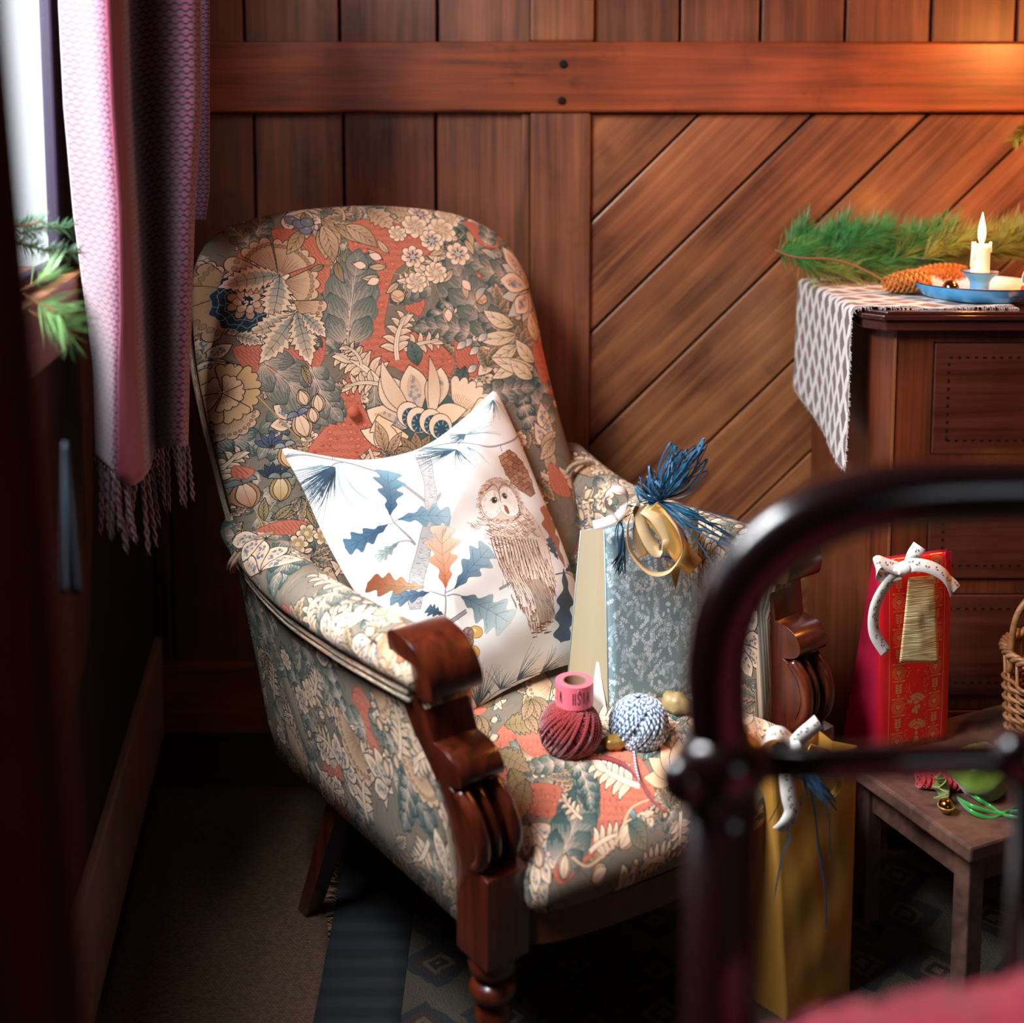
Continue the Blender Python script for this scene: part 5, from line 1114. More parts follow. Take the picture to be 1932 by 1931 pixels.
def rprint():
    cv=Cv(1400,120,(.93,.91,.88)); r=random.Random(9)
    for k in range(22):
        x=30+k*62; y=r.uniform(35,85); a=r.uniform(-2.4,-.6); c=r.choice([(.33,.30,.33),(.42,.25,.24),(.30,.36,.42)])
        for s in(-.5,.5): p,h=spine(x,y,a+s,34,0,6); cv.line(p,2,c); [leaf(cv,p[j][0],p[j][1],h[j]+t,11,5,0,c,vein=None,oc=None) for j in(2,3,4) for t in(.8,-.8)]
        cv.disc(x+r.uniform(-20,20),r.uniform(20,100),3,(.6,.2,.2),n=6)
    return cv.image('print_ribbon')
M_hr=papermat('holly_ribbon',rprint(),.6); M_hr.node_tree.nodes['Mapping'].inputs['Scale'].default_value=(3.2,1,1)
kb=P(1497,1408,1.80)
gr=thing('printed_ribbon_bow','white sprig-printed ribbon bow with blue raffia on the gold bottle bag','bow',kb)
def lp2(name,pts,w,wd,par=gr,y0=1.80,mat=None): return ribbon(name,pxl(y0,*pts),w,mat or M_hr,par,wd,8)
lp2('ribbon_loop',[(1497,1405,0),(1475,1385,-.01),(1450,1390,-.02),(1432,1415,-.015),(1437,1440,0),(1460,1435,.01),(1490,1412,.005)],.024,V(.5,1,.3))
lp2('ribbon_tail',[(1500,1405,0),(1512,1390,-.006),(1530,1375,-.004),(1545,1362,.0)],.024,V(1,0,-.7).normalized()*-1)
lp2('ribbon_tail',[(1495,1410,-.002),(1484,1450,-.01),(1488,1500,-.012),(1494,1530,-.01),(1484,1552,-.008),(1468,1567,-.004)],.024,V(1,.1,.1))
lathe('ribbon_knot',[(0,.013),(.009,.010),(.012,0),(.009,-.010),(0,-.013)],kb,M_wr,gr,14,V(1,.1,.4))
L_=[]
for k in range(40):
    tx,ty=rb.choice([(1578,1470),(1590,1468),(1575,1530),(1560,1500),(1545,1475),(1525,1480),(1582,1515)]); tx+=rb.gauss(0,6);ty+=rb.gauss(0,6)
    L_.append(pxl(1.80,(1500,1420,0),((1500+tx)/2+rb.uniform(-8,8),(1430+ty)/2+rb.uniform(-6,8),-.012),(tx,ty,rb.uniform(-.01,.01))))
strands('raffia',L_,M_raf,gr,.0022,.002)
strands('raffia_tails',[pxl(1.795,(1500,1430,0),(1518,1490,0),(1500,1530,0),(1486,1560,0),(1488,1585,0),(1476,1620,0),(1460,1700,.0)),pxl(1.795,(1510,1430,0),(1532,1500,0),(1545,1600,0),(1560,1690,0),(1558,1760,.0)),pxl(1.795,(1520,1430,0),(1560,1530,0),(1564,1580,0),(1565,1625,0)),pxl(1.795,(1490,1450,0),(1470,1510,0),(1445,1560,0)),pxl(1.83,(1440,1378,0),(1458,1382,0),(1470,1390,0))]*2,M_rafd,gr,.0013,.0015)
strands('raffia_tuft',[pxl(1.80,(1500,1420,0),(1475,1408+rb.uniform(-8,8),-.01),(1462+rb.uniform(-6,6),1415+rb.uniform(-8,12),0)) for _ in range(22)],plain('navy_raffia','143a58',.5,var=.4,vscale=80),gr,.0022,.002)
mb=MB()
for r_ in(.030,.026,.022): mb.tube([P(1552,1478,1.80)+V(math.cos(a)*r_,0,math.sin(a)*r_*.9) for a in[k*PI/14 for k in range(28)]],.0017,6,True)
mb.build('gold_ring_wire',plain('gold_braid','c9a04e',.3,.9),gr,True)
# red bottle bag on the bench
rbm=[PZ(1656,1424,BZ+.001),PZ(1786,1396,BZ+.001)]; rv=V(-.048,.055,0); rbm+= [rbm[1]+rv,rbm[0]+rv]
rt=[P(1657,1058,2.145),P(1796,1040,2.185)]; rt+=[rt[1]+V(-.006,.010,0),rt[0]+V(-.006,.010,0)]
def redprint():
    cv=Cv(560,1300,(.78,.09,.13)); cv.al[:]=0; G=(.90,.68,.42); r=random.Random(12); cv.fill([(85,0),(505,0),(505,1300),(85,1300)],(.80,.10,.09)); cv.al_on=.7
    for x in(80,508): cv.line([(x,0),(x,1300)],4,G)
    for i,y in enumerate(range(60,1300,118)):
        for x,ph in((150,0),(440,1)):
            yy=y+ph*0
            if i%2==0:
                for rr_ in(46,38,30): cv.loop(ell(x,yy,rr_,rr_,0,26),3.5 if rr_!=38 else 2,G)
                cv.fill(ell(x-8,yy-4,12,14,.5),G);cv.fill(ell(x+8,yy-4,12,14,-.5),G);cv.fill([(x-18,yy),(x+18,yy),(x,yy+24)],G)
                for s in(-1,1): cv.line([(x-42,yy+s*58),(x+44,yy+s*58)],5,G,8); cv.fill(ell(x+s*38,yy+s*58,12,6),G)
            else:
                for k in range(4):
                    for s in(-1,1): leaf(cv,x,yy-26+k*16,-PI/2+s*1.0,30,13,s*.3,G,vein=None,oc=None)
                for k in range(6): cv.line([(x,yy+38),(x+12*math.cos(k*1.047),yy+38+12*math.sin(k*1.047))],3,G)
    for k in range(150):
        x=r.choice([r.uniform(200,240),r.uniform(350,385)]); y=r.uniform(560,1290); p,_=spine(x,y,r.uniform(0,6.28),r.uniform(8,18),r.uniform(-3,3),7); cv.line(p,3,G)
    for cx_,cy_ in((290,1000),(300,1180),(300,120)):
        for k in range(9): a=-2.6+k*.27; p,h=spine(cx_,cy_,a,70,r.uniform(-.4,.4),8); cv.line(p,4,G); [leaf(cv,p[j][0],p[j][1],h[j]+t,22,12,0,G,vein=None,oc=None) for j in(4,6) for t in(.6,-.6)]
        for k in range(5): cv.fill(ell(cx_+r.uniform(-22,22),cy_+25+r.uniform(-5,60),16,12,r.uniform(0,3)),G)
    for k in range(26): x,y=r.uniform(215,375),r.uniform(640,940); [cv.line([(x,y),(x+8*math.cos(j*1.047),y+8*math.sin(j*1.047))],2,G) for j in range(6)] if k%4==0 else None
    for k in range(7): cv.loop(ell(205+k*30,560,7,8,0,8),2.5,G)
    return cv.image('print_red_bag',0,1,True)
imR=redprint(); M_rp=papermat('red_printed_paper',imR,.4,True); M_rd=plain('crimson_paper','b5163c',.45,bump=.1,bscale=30)
rbag=thing('red_bottle_bag','crimson paper bottle bag with gold print standing on the bench','gift bag',(rbm[0]+rbm[2])/2)
quad('front_panel',[rbm[0],rbm[1],rt[1],rt[0]],M_rp,rbag,12,24,.006); quad('back_panel',[rbm[3],rbm[2],rt[2],rt[3]],M_rd,rbag,6,10)
gusset('side_panel',[rbm[3],rbm[0],rt[0],rt[3]],V(.008,.006,0),M_rd,rbag); gusset('side_panel',[rbm[1],rbm[2],rt[2],rt[1]],V(-.01,-.01,0),M_rd,rbag); quad('base',rbm,M_rd,rbag,3,3)
def crepe():
    m=plain('crepe_gold','d2b478',.42,.2); nt=m.node_tree;L=nt.links; b=nt.nodes['Principled BSDF']; tc=nd(nt,'ShaderNodeTexCoord'); mp=nd(nt,'ShaderNodeMapping'); mp.inputs['Scale'].default_value=(25,25,420); L.new(tc.outputs['Object'],mp.inputs[0])
    n=nd(nt,'ShaderNodeTexNoise'); n.inputs['Scale'].default_value=1; n.inputs['Detail'].default_value=4; L.new(mp.outputs[0],n.inputs[0]); bp=nd(nt,'ShaderNodeBump'); bp.inputs['Distance'].default_value=.003; L.new(n.outputs['Fac'],bp.inputs['Height']); L.new(bp.outputs['Normal'],b.inputs['Normal'])
    r=nd(nt,'ShaderNodeValToRGB'); r.color_ramp.elements[0].position=.35;r.color_ramp.elements[1].position=.65; r.color_ramp.elements[0].color=(*h2('b08e54'),1); r.color_ramp.elements[1].color=(*h2('f0dca8'),1); L.new(n.outputs['Fac'],r.inputs[0]); L.new(r.outputs[0],b.inputs['Base Color']); return m
M_crepe=crepe()
tgc=[P(x,y,Y) for x,y,Y in((1697,1250,2.105),(1771,1251,2.12),(1762,1086,2.125),(1714,1090,2.11))]
ct=quad('crepe_tag',tgc,M_crepe,None,14,24,.003,crease=.0015,seed=7); tag(ct,'crinkled gold crepe paper tag hanging on the front of the red bag','gift tag')
fr=thing('white_ribbon_bow','white sprig-printed ribbon bow tied at the top of the red bag','bow',P(1700,1075,2.11))
def lp3(name,pts,w,wd): return ribbon(name,pxl(2.115,*pts),w,M_hr,fr,wd,8)
lp3('ribbon_loop',[(1700,1075,0),(1672,1066,-.008),(1656,1062,-.010),(1654,1082,-.006),(1672,1086,.0),(1698,1080,0)],.024,V(0,.6,1))
lp3('ribbon_loop',[(1700,1073,0),(1725,1066,-.010),(1758,1072,-.012),(1785,1090,-.008),(1797,1120,0)],.023,V(.2,.5,1))
lp3('ribbon_tail',[(1715,1068,.002),(1722,1050,0),(1735,1030,.004)],.023,V(1,0,.5)); lp3('ribbon_tail',[(1697,1078,-.004),(1668,1110,-.010),(1650,1150,-.014),(1650,1195,-.012),(1672,1232,-.006)],.022,V(1,.3,.35))
lp3('ribbon_tail',[(1785,1092,0),(1800,1105,0),(1805,1112,0)],.020,V(.6,.5,.8)); lathe('ribbon_knot',[(0,.012),(.009,.009),(.012,0),(.009,-.009),(0,-.012)],P(1704,1074,2.108),M_wr,fr,14,V(1,.1,.1))
# ------------------------------------------------------------ yarn balls, tape, sweets on the seat
def yarnball(name,c,r,mat,label,wraps,yr,sq=1.,tilt=.9,seed=1,par=None):
    t=thing(name,label,'yarn ball',c-V(0,0,r*sq)); rz=random.Random(seed)
    bm=bmesh.new(); bmesh.ops.create_icosphere(bm,subdivisions=3,radius=r*.93); vs=[c+V(v.co.x,v.co.y,v.co.z*sq) for v in bm.verts]; fs=[[v.index for v in f.verts] for f in bm.faces]; bm.free(); mesh('core',vs,fs,mat,t,[(v.z*9,v.x*9) for v in vs],True)
    mb=MB()
    for lay in range(2):
        for k in range(wraps):
            ph=2*PI*k/wraps; incl=tilt+rz.uniform(-.06,.06)+(0 if lay==0 else .0); off=r*.30*(1 if lay==0 else -1)*0
            ax=Vector((math.cos(ph)*math.sin(incl),math.sin(ph)*math.sin(incl),math.cos(incl))); e=V(0,0,1).cross(ax).normalized(); g=ax.cross(e)
            d=rz.uniform(-.10,.10)*r+ (r*.32 if lay else 0); rad=math.sqrt(max(0,r*r-d*d))*(1+rz.uniform(-.01,.012))
            pts=[]
            for i in range(30):
                a=2*PI*i/30; q=ax*d+(e*math.cos(a)+g*math.sin(a))*rad*(1+.035*math.cos(a)); pts.append(c+V(q.x,q.y,q.z*sq))
            mb.tube(pts,yr,5,True)
    tag(mb.build('winding',mat,t,True),kind='stuff'); return t
def yarnmat(name,c1,c2,freq,sharp=.1):
    m,nt,b=newmat(name);L=nt.links; uv=nd(nt,'ShaderNodeUVMap'); sx=nd(nt,'ShaderNodeSeparateXYZ'); L.new(uv.outputs[0],sx.inputs[0])
    mu=nd(nt,'ShaderNodeMath',operation='MULTIPLY'); mu.inputs[1].default_value=freq; L.new(sx.outputs[0],mu.inputs[0]); m2=nd(nt,'ShaderNodeMath',operation='MULTIPLY_ADD'); m2.inputs[1].default_value=6.283; L.new(sx.outputs[1],m2.inputs[0]); L.new(mu.outputs[0],m2.inputs[2])
    sn=nd(nt,'ShaderNodeMath',operation='SINE'); L.new(m2.outputs[0],sn.inputs[0]); mr=nd(nt,'ShaderNodeMapRange'); mr.inputs[1].default_value=-1; L.new(sn.outputs[0],mr.inputs[0])
    r=nd(nt,'ShaderNodeValToRGB'); r.color_ramp.elements[0].position=.5-sharp;r.color_ramp.elements[1].position=.5+sharp; r.color_ramp.elements[0].color=(*h2(c1),1);r.color_ramp.elements[1].color=(*h2(c2),1); L.new(mr.outputs[0],r.inputs[0]); L.new(r.outputs[0],b.inputs['Base Color'])
    b.inputs['Roughness'].default_value=.9; b.inputs['Sheen Weight'].default_value=.4; bp=nd(nt,'ShaderNodeBump'); bp.inputs['Distance'].default_value=.001; L.new(mr.outputs[0],bp.inputs['Height']); L.new(bp.outputs['Normal'],b.inputs['Normal']); return m
M_ry=yarnmat('red_jute','5e0610','a50d18',1500,.3); M_by=yarnmat('blue_white_twine','35608c','dfe6ea',700,.12)
c1=P(1076,1376,1.905); yarnball('red_yarn_ball',c1,.0475,M_ry,'ball of red twine on the armchair seat under the pink tape roll',34,.0021,.98,1.0,3)
c2=P(1205,1367,1.935); yarnball('blue_yarn_ball',c2,.0455,M_by,'ball of blue and white twisted twine on the armchair seat',30,.0026,.98,.95,5)
sz=lambda s,t:.4455
def onseat(lst,z=.4475): return [PZ(x,y,z) for x,y in lst]
twe=thing('red_twine_end','loose red twine end trailing from the red ball over the seat','twine',PZ(1180,1445,.446))
for k in range(3): (tube('strand',cat([v+V(rb.gauss(0,.001),rb.gauss(0,.001),0) for v in onseat([(1110,1432),(1145,1428+k*3),(1180,1442+k*3),(1205,1470+k*2),(1225,1505),(1254,1534)],.449)],6),.0017,M_ry,twe,6))
tag(tube('blue_twine_end',cat(onseat([(1190,1402),(1196,1420),(1200,1450),(1206,1476)],.449),6),.0019,M_by,None,6),'short blue and white twine end on the seat below its ball','twine')
def tapeimg():
    cv=Cv(1600,300,(.90,.42,.48)); K=(.17,.08,.16)
    def glyph(ch,x,y,s):
        w=46*s;h=150*s
        T=lambda pts:[(x+w-a*w,y+h-b*h) for a,b in pts]   # the tape is wound upside down
        if ch=='W': segs=[[(0,0),(.28,1)],[(.28,1),(.5,.1)],[(.5,.1),(.72,1)],[(.72,1),(1,0)]]
        elif ch=='I': segs=[[(.5,0),(.5,1)]]
        elif ch=='S': segs=[[(.85,.22),(.75,.04),(.3,.02),(.14,.2),(.3,.45),(.7,.56),(.86,.78),(.7,.98),(.25,.98),(.12,.8)]]
        else: segs=[[(.18,0),(.18,1)],[(.82,0),(.82,1)],[(.18,.5),(.82,.5)]]
        for i,sg in enumerate(segs): cv.line(T(sg),(15 if (ch!='W' or i%2==0) and not(ch=='H' and i==2) else 7)*s,K)
        if ch in'IHW': 
            for yy in((0,1) if ch!='W' else (0,)):
                for xx in({'I':(.5,),'H':(.18,.82),'W':(.02,.5,.98)}[ch]): cv.line(T([(xx-.2,yy),(xx+.2,yy)]),6*s,K)
    for k in range(4):
        for i,c in enumerate('WISH'): glyph(c,60+400*k+(3-i)*66,75,1.)
    return cv.image('print_tape')
imT2=tapeimg(); M_tape=printed('printed_pink_tape',imT2,.35,(1,1),sheen=0,bump=.0); M_pink=plain('pink_tape','e56a7a',.4)
tp=P(1084,1334,1.90); tz=c1.z+.043; tp=V(tp.x,c1.y+.004,tz)
tape=thing('tape_roll','roll of pink paper tape printed WISH in black, sitting on the red yarn ball','tape roll',tp)
def ring(r0,r1,h): return [(r1,0),(r1,h)]
N=48;RO,RI,HH=.0305,.0185,.037
grid('outer_wrap',lambda u,v:tp+V(math.cos(2*PI*u-1.95)*RO,math.sin(2*PI*u-1.95)*RO,HH*v),48,1,M_tape,tape,lambda u,v:(u,v),True)
lathe('tape_side',[(RI,0),(RI+.001,HH),(RO,HH),(RO-.0003,0),(RI,0)],tp,M_pink,tape,48); lathe('cardboard_core',[(RI+.0008,.001),(RI+.0008,HH+.0004),(RI-.0014,HH),(RI-.0014,.001)],tp,plain('cardboard','8a6650',.8),tape,36)
q=tp+V(.004,-RO-.001,.033); tag(tube('safety_pin',cat([q,q+V(.004,-.001,-.003),q+V(.010,-.001,-.026),q+V(.012,-.001,-.032)],4),.0008,plain('silver_pin','c8b8c0',.2,1),None,6),'small silver pin stuck in the pink tape roll','pin')
M_choc=plain('gold_wrap','b08a48',.35,.5,bump=.6,bscale=120)
def lump(name,c,sx,sy,sz_,rot,mat,label,cat_,seed=1):
    bm=bmesh.new(); bmesh.ops.create_icosphere(bm,subdivisions=3,radius=1); rz=random.Random(seed); f=[rz.uniform(2,5) for _ in range(3)]
    M=Matrix.Rotation(rot,3,'Z'); vs=[]
    for v in bm.verts:
        p=v.co; k=1+.10*math.sin(p.x*f[0]*2)+.08*math.sin(p.z*f[1]*3)+.06*math.sin(p.y*f[2]*3); vs.append(c+M@V(p.x*sx*k,p.y*sy*k,p.z*sz_*k))
    fs=[[v.index for v in f_.verts] for f_ in bm.faces]; bm.free(); o=mesh(name,vs,fs,mat,None,None,True); return tag(o,label,cat_)
q=PZ(1160,1412,.448); lump('gold_sweet',q+V(0,0,.010),.024,.014,.012,.2,M_choc,'gold foil wrapped sweet between the red and blue yarn balls','sweet',2)
q=PZ(1276,1352,.446); lump('gold_pouch',q+V(0,.01,.018),.026,.018,.020,-.6,plain('khaki_cloth','a58f62',.5,.2,bump=.5,bscale=200),'small khaki gold pouch behind the blue yarn ball','pouch',5)
# ------------------------------------------------------------ green pouch, bell, ribbons and red skein on the bench
def onb(x,y,z=0): return PZ(x,y,BZ+z)
def organza():
    m=plain('green_organza','6f8a2c',.3,0,var=.5,vscale=14,sheen=.3); m.node_tree.nodes['Principled BSDF'].inputs['Subsurface Weight'].default_value=0; return m
gp=thing('green_organza_pouch','sheer lime-green drawstring gift pouch lying on the bench','pouch',onb(1850,1450))
pc=onb(1850,1456,.036)
def pf(u,v):
    a=2*PI*u; r=math.sin(PI*min(1,v*.93+.02))**.6; x=-.058+.116*v; w=.052*r*(1 if v>.2 else .35+.65*v/.2); k=1+.05*math.sin(a*7+v*9)
    return pc+V(x+.006*math.sin(v*5),0,.0)+V(.12,1,0).normalized()*w*math.cos(a)*k+eZ*(w*.85*math.sin(a)*k+ (.0))
grid('pouch_body',pf,36,24,organza(),gp,None,True)
rc_=onb(1800,1492,.018)
M_ruf=plain('green_ruffle','56702a',.45,0,sheen=.3); M_rt=plain('gold_edge','b9a85a',.35,.5)
def ruf(u,v): a=2*PI*u; R=.010+.022*v; w=.006*math.sin(a*7)*v; return rc_+V(-.010-.014*v+w,0,0)+V(0,1,0)*(R+w)*math.cos(a)*.7+eZ*(R+w)*math.sin(a)*.75
grid('ruffle',ruf,90,6,M_ruf,gp,None,True,.0006); tube('ruffle_edge',[ruf(k/90,1) for k in range(90)],.0007,M_rt,gp,5,True)
bl=onb(1785,1521,.013); bell=thing('gold_bell','tiny gold jingle bell beside the green pouch','bell',bl-V(0,0,.013))
lathe('bell_ball',[(0,.0125),(.005,.0114),(.0095,.008),(.0122,.002),(.0125,0),(.0122,-.002),(.0095,-.008),(.005,-.0114),(0,-.0125)],bl,plain('polished_gold','c58a3a',.12,1),bell,24)
tube('bell_rim',[bl+V(math.cos(k*PI/12)*.0128,math.sin(k*PI/12)*.0128,0) for k in range(24)],.001,M_rt,bell,6,True)
M_gr=plain('green_satin_ribbon','2f9a3c',.25,0,sheen=.3)
grb=thing('green_ribbon','narrow shiny green satin ribbons trailing from the green pouch across the bench','ribbon',onb(1860,1530))
for pts in([(1806,1505),(1830,1530),(1870,1545),(1905,1530),(1945,1508)],[(1808,1508),(1835,1522),(1880,1535),(1915,1532),(1950,1540)],[(1820,1490),(1845,1508),(1868,1522),(1900,1540),(1950,1548)]):
    ribbon('ribbon_strand',[onb(x,y,.006+.006*math.sin(i*2.1)) for i,(x,y) in enumerate(pts)],.0065,M_gr,grb,V(.1,.5,1),8,.0004,.6)
sk=thing('red_yarn_skein','small bundle of crinkled red yarn on the bench beside the green pouch','yarn',onb(1765,1475)); mb=MB()
for k in range(46):
    a0=k/46; ce=onb(1768,1470,.014)+V((a0-.5)*.062,-.3*(a0-.5)*.03,0); mb.tube([ce+V(.004*math.sin(i*1.3+k),math.cos(i*PI/6)*.021*(1+.08*math.sin(k)),math.sin(i*PI/6)*.014) for i in range(12)],.0014,5,True)
tag(mb.build('strands',plain('crimson_yarn','b0101c',.6,sheen=.4),sk,True),kind='stuff')
# ------------------------------------------------------------ wicker basket
M_wk=wood('wicker','6a4228','a87448','X',3,.5,.2,.2)
bc=V(.998,2.165,BZ+.001); bk=thing('wicker_basket','brown wicker basket at the right edge of the bench','basket',bc)
RB,HB=.088,.17; ns=22
for k in range(ns):
    a=2*PI*k/ns; tube('stake',[bc+V(math.cos(a)*RB*(1+.14*f),math.sin(a)*RB*(1+.14*f),HB*f) for f in(0,.5,1)],.003,M_wk,bk,6)
for j in range(13):
    z=.006+.0095*j; pts=[]
    for i in range(ns*4):
        a=2*PI*i/(ns*4); r=RB*(1+.14*z/HB)+.0042*math.sin(a*ns/2+j*PI); pts.append(bc+V(math.cos(a)*r,math.sin(a)*r,z))
    tube('weaver',pts,.0042,M_wk,bk,6,True)
for j in range(3): tube('rim_braid',[bc+V(math.cos(2*PI*i/90)*(RB*1.14+.006*math.cos(i*.9+j*2.1)),math.sin(2*PI*i/90)*(RB*1.14+.006*math.cos(i*.9+j*2.1)),HB+.006*math.sin(i*.9+j*2.1)) for i in range(90)],.0045,M_wk,bk,6,True)
for s in(0,): tube('handle',cat([bc+V(-RB*1.1,-.0,HB*.8),bc+V(-RB*.95,0,HB+.08),bc+V(0,0,HB+.15),bc+V(RB*.95,0,HB+.08),bc+V(RB*1.1,0,HB*.8)],8),.006,M_wk,bk,8)
lathe('basket_base',[(0,.002),(RB,.002),(RB,.006),(0,.006)],bc,M_wk,bk,30)
# ------------------------------------------------------------ candle in a blue enamel chamberstick
M_en=plain('blue_enamel','4aa3dd',.18,0,coat=.5); M_enw=plain('white_enamel','d9d6de',.2,0,coat=.4); M_rim=plain('enamel_rim','241c20',.4)
TC=V(P(1847,560,2.47).x,2.47,ZT+.005)
cs_=thing('enamel_candlestick','sky-blue enamel chamberstick tray with a dark chipped rim on the chest','candlestick',TC)
lathe('tray_outside',[(.0,0),(.10,0),(.112,.004),(.121,.016),(.127,.029)],TC,M_en,cs_,64); lathe('tray_inside',[(.1262,.029),(.120,.017),(.110,.006),(.10,.0025),(0,.0025)],TC,M_enw,cs_,64).data.flip_normals()
tube('rim',[TC+V(math.cos(k*PI/36)*.1268,math.sin(k*PI/36)*.1268,.0292) for k in range(72)],.0011,M_rim,cs_,6,True)
zc=P(1847,512,2.47).z-TC.z
lathe('socket',[(.0235,.002),(.0195,.008),(.0185,.018),(.0188,zc-.022),(.023,zc-.014),(.032,zc-.006),(.0365,zc)],TC,M_en,cs_,40); lathe('socket_lining',[(.036,zc),(.030,zc-.006),(.020,zc-.012),(0,zc-.013)],TC,M_enw,cs_,40)
tube('socket_rim',[TC+V(math.cos(k*PI/20)*.0365,math.sin(k*PI/20)*.0365,zc) for k in range(40)],.0009,M_rim,cs_,6,True)
hh=TC+V(.083,-.055,.028)
def strap(off,mat,nm): return ribbon(nm,[hh+V(-.016*math.cos(a)*off+.0,.0,.022*math.sin(a)*off+.014) for a in[k*PI/6-.3 for k in range(11)]],.022,mat,cs_,V(.75,.66,0),5,.0012)
strap(1.0,M_enw,'handle_strap'); strap(.93,M_en,'handle_lining')
prism('chip',[(-.010,0),(-.004,.005),(.004,.004),(.010,.006),(.008,-.001),(0,-.003)],TC+V(.028,-.1195,.0085),V(1,.2,0).normalized(),V(0,-.35,1).normalized(),V(0,.002,0),plain('chip_iron','4a3a40',.7),cs_)
CZ0,CZ1=zc-.013,P(1847,462,2.47).z-TC.z
cd=thing('candle','short burning white candle with wax drips in the blue candlestick','candle',TC+V(0,0,CZ0))
M_wax=plain('wax','f5efe2',.4,sss=.6,emit='ffdca0',es=.25)
lathe('wax_body',[(.0175,CZ0),(.0182,CZ0+.01),(.0178,CZ1-.008),(.0185,CZ1-.002),(.016,CZ1+.001),(.012,CZ1-.003),(0,CZ1-.004)],TC,M_wax,cd,32)
for a,l,r in((2.9,.05,.004),(3.6,.035,.0032),(-.4,.02,.003)): tube('wax_drip',[TC+V(math.cos(a)*.0178,-abs(math.sin(a))*.0178,CZ1+.006-l*f) for f in(0,.3,.6,1)],[r*.7,r*.8,r,r*1.15],M_wax,cd,10)
tube('wick',[TC+V(0,0,CZ1-.004),TC+V(.001,0,CZ1+.006)],.0011,M_rim,cd,6)
FM,nt,b=newmat('flame'); b.inputs['Base Color'].default_value=(0,0,0,1); b.inputs['Emission Color'].default_value=(1,.62,.22,1); b.inputs['Emission Strength'].default_value=14; b.inputs['Roughness'].default_value=1
FL=TC+V(.001,0,CZ1+.002)
lathe('flame',[(0,0),(.004,.003),(.0068,.012),(.0075,.022),(.0062,.034),(.0036,.047),(.0014,.058),(0,.064)],FL,FM,cd,20)
point('candle_light',FL+V(0,-.012,.03),4.2,CANDLE,.012)
# trinkets lying in the tray
def ball(name,c,r,mat,label,cat_,group=None): return tag(lathe(name,[(0,r),(r*.38,r*.92),(r*.71,r*.71),(r*.92,r*.38),(r,0),(r*.92,-r*.38),(r*.71,-r*.71),(r*.38,-r*.92),(0,-r)],c,mat,None,20),label,cat_,group)
M_gb=plain('gold_bauble','c98a4a',.1,1); ball('bauble',TC+V(-.068,-.03,.020),.017,M_gb,'copper-gold bauble in the left of the candlestick tray','bauble')
rz=random.Random(4); mb=MB()
for k in range(26):
    p=TC+V(.028+.06*k/26+rz.uniform(-.004,.004),-.088+rz.uniform(-.006,.006)+.03*k/26,.0085+rz.uniform(0,.006)); a,f_,u_=tubev([p+V(0,0,-.003),p+V(0,0,-.0015),p,p+V(0,0,.0015),p+V(0,0,.003)],[.001,.0028,.0033,.0028,.001],6); mb.add(a,f_,u_)
tag(mb.build('bead_string',M_gb,None,True),'string of tiny gold beads in the candlestick tray','beads')
lump('foil_sweet',TC+V(.078,-.050,.022),.016,.013,.011,.5,plain('red_foil','b0302c',.3,.4,bump=.5,bscale=90),'red foil wrapped sweet in the candlestick tray','sweet',8)
lump('amber_ornament',TC+V(.103,-.034,.026),.013,.013,.012,.1,plain('amber_glass','d8762c',.1,.6),'shiny amber ornament at the right of the candlestick tray','ornament',9)
# ------------------------------------------------------------ pine boughs and cones
def needles(name,stems,n,L,mat,par,spread=1.1,w=.0009,seed=1,up=.0,flat=1.0,fl=.0):
    rz=random.Random(seed); mb=MB(); segs=[]
    for s in stems:
        for a,b in zip(s,s[1:]): segs.append((a,b,(b-a).length))
    tot=sum(x[2] for x in segs)
    for a,b,l in segs:
        for k in range(int(n*l/tot)+1):
            f=rz.random(); p=a.lerp(b,f); t=(b-a).normalized(); o=Vector((rz.gauss(0,1),rz.gauss(0,1)*flat,rz.gauss(0,1))); o=(o-t*o.dot(t)).normalized()
            sp=rz.uniform(.45,1)*spread; d=(t*math.cos(sp)+o*math.sin(sp)+V(0,0,up)).normalized(); le=L*rz.uniform(.6,1.1); m=p+d*le*.5+V(0,0,rz.uniform(-.1,.1)*le); e=p+d*le+V(0,0,-.12*le*rz.random())
            s1=d.cross(V(.3,.8,.5)).normalized()*w; s2=d.cross(s1).normalized()*w
            mb.add([p-s1*.6,p+s1*.6,m-s1+s2*.3,m+s1-s2*.3,e],[(0,1,3,2),(2,3,4)])
    return tag(mb.build(name,mat,par,True),kind='stuff')
M_pn=plain('pine_green','3f8a44',.4,0,var=.55,vscale=40); M_pny=plain('pine_olive','8a9440',.45,0,var=.5,vscale=30); M_fir=plain('fir_green','3f6b4a',.5,0,var=.4,vscale=30); M_tw=plain('twig_bark','7a5232',.85,bump=.5,bscale=150)
YP=2.70
pb=thing('pine_bough','long bushy green pine bough lying along the back of the chest','pine branch',P(1700,520,YP))
stem=[P(1468,476,YP-.10),P(1540,488,YP-.05),P(1640,500,YP-.03),P(1760,488,YP+.0),P(1860,480,YP),P(1960,470,YP),P(2080,470,YP)]
tube('main_twig',cat(stem,5),[.0035+.0012*k/30 for k in range(31)],M_tw,pb,8)
tw=[[(1485,478),(1505,455),(1520,440)],[(1520,485),(1570,450),(1600,430)],[(1560,490),(1620,455),(1670,438)],[(1620,498),(1680,460),(1735,450)],[(1680,495),(1740,455),(1790,442)],[(1740,490),(1800,460),(1850,450)],[(1800,485),(1860,455),(1915,440)],[(1860,480),(1920,450),(1960,420)],[(1500,482),(1540,510),(1600,515)],[(1600,495),(1650,520),(1700,530)],[(1900,470),(1950,430),(1990,400)]]
tws=[[P(x,y,YP-.02-.02*(i%3)) for x,y in t] for i,t in enumerate(tw)]
for t in tws: tube('side_twig',cat(t,4),.002,M_tw,pb,6)
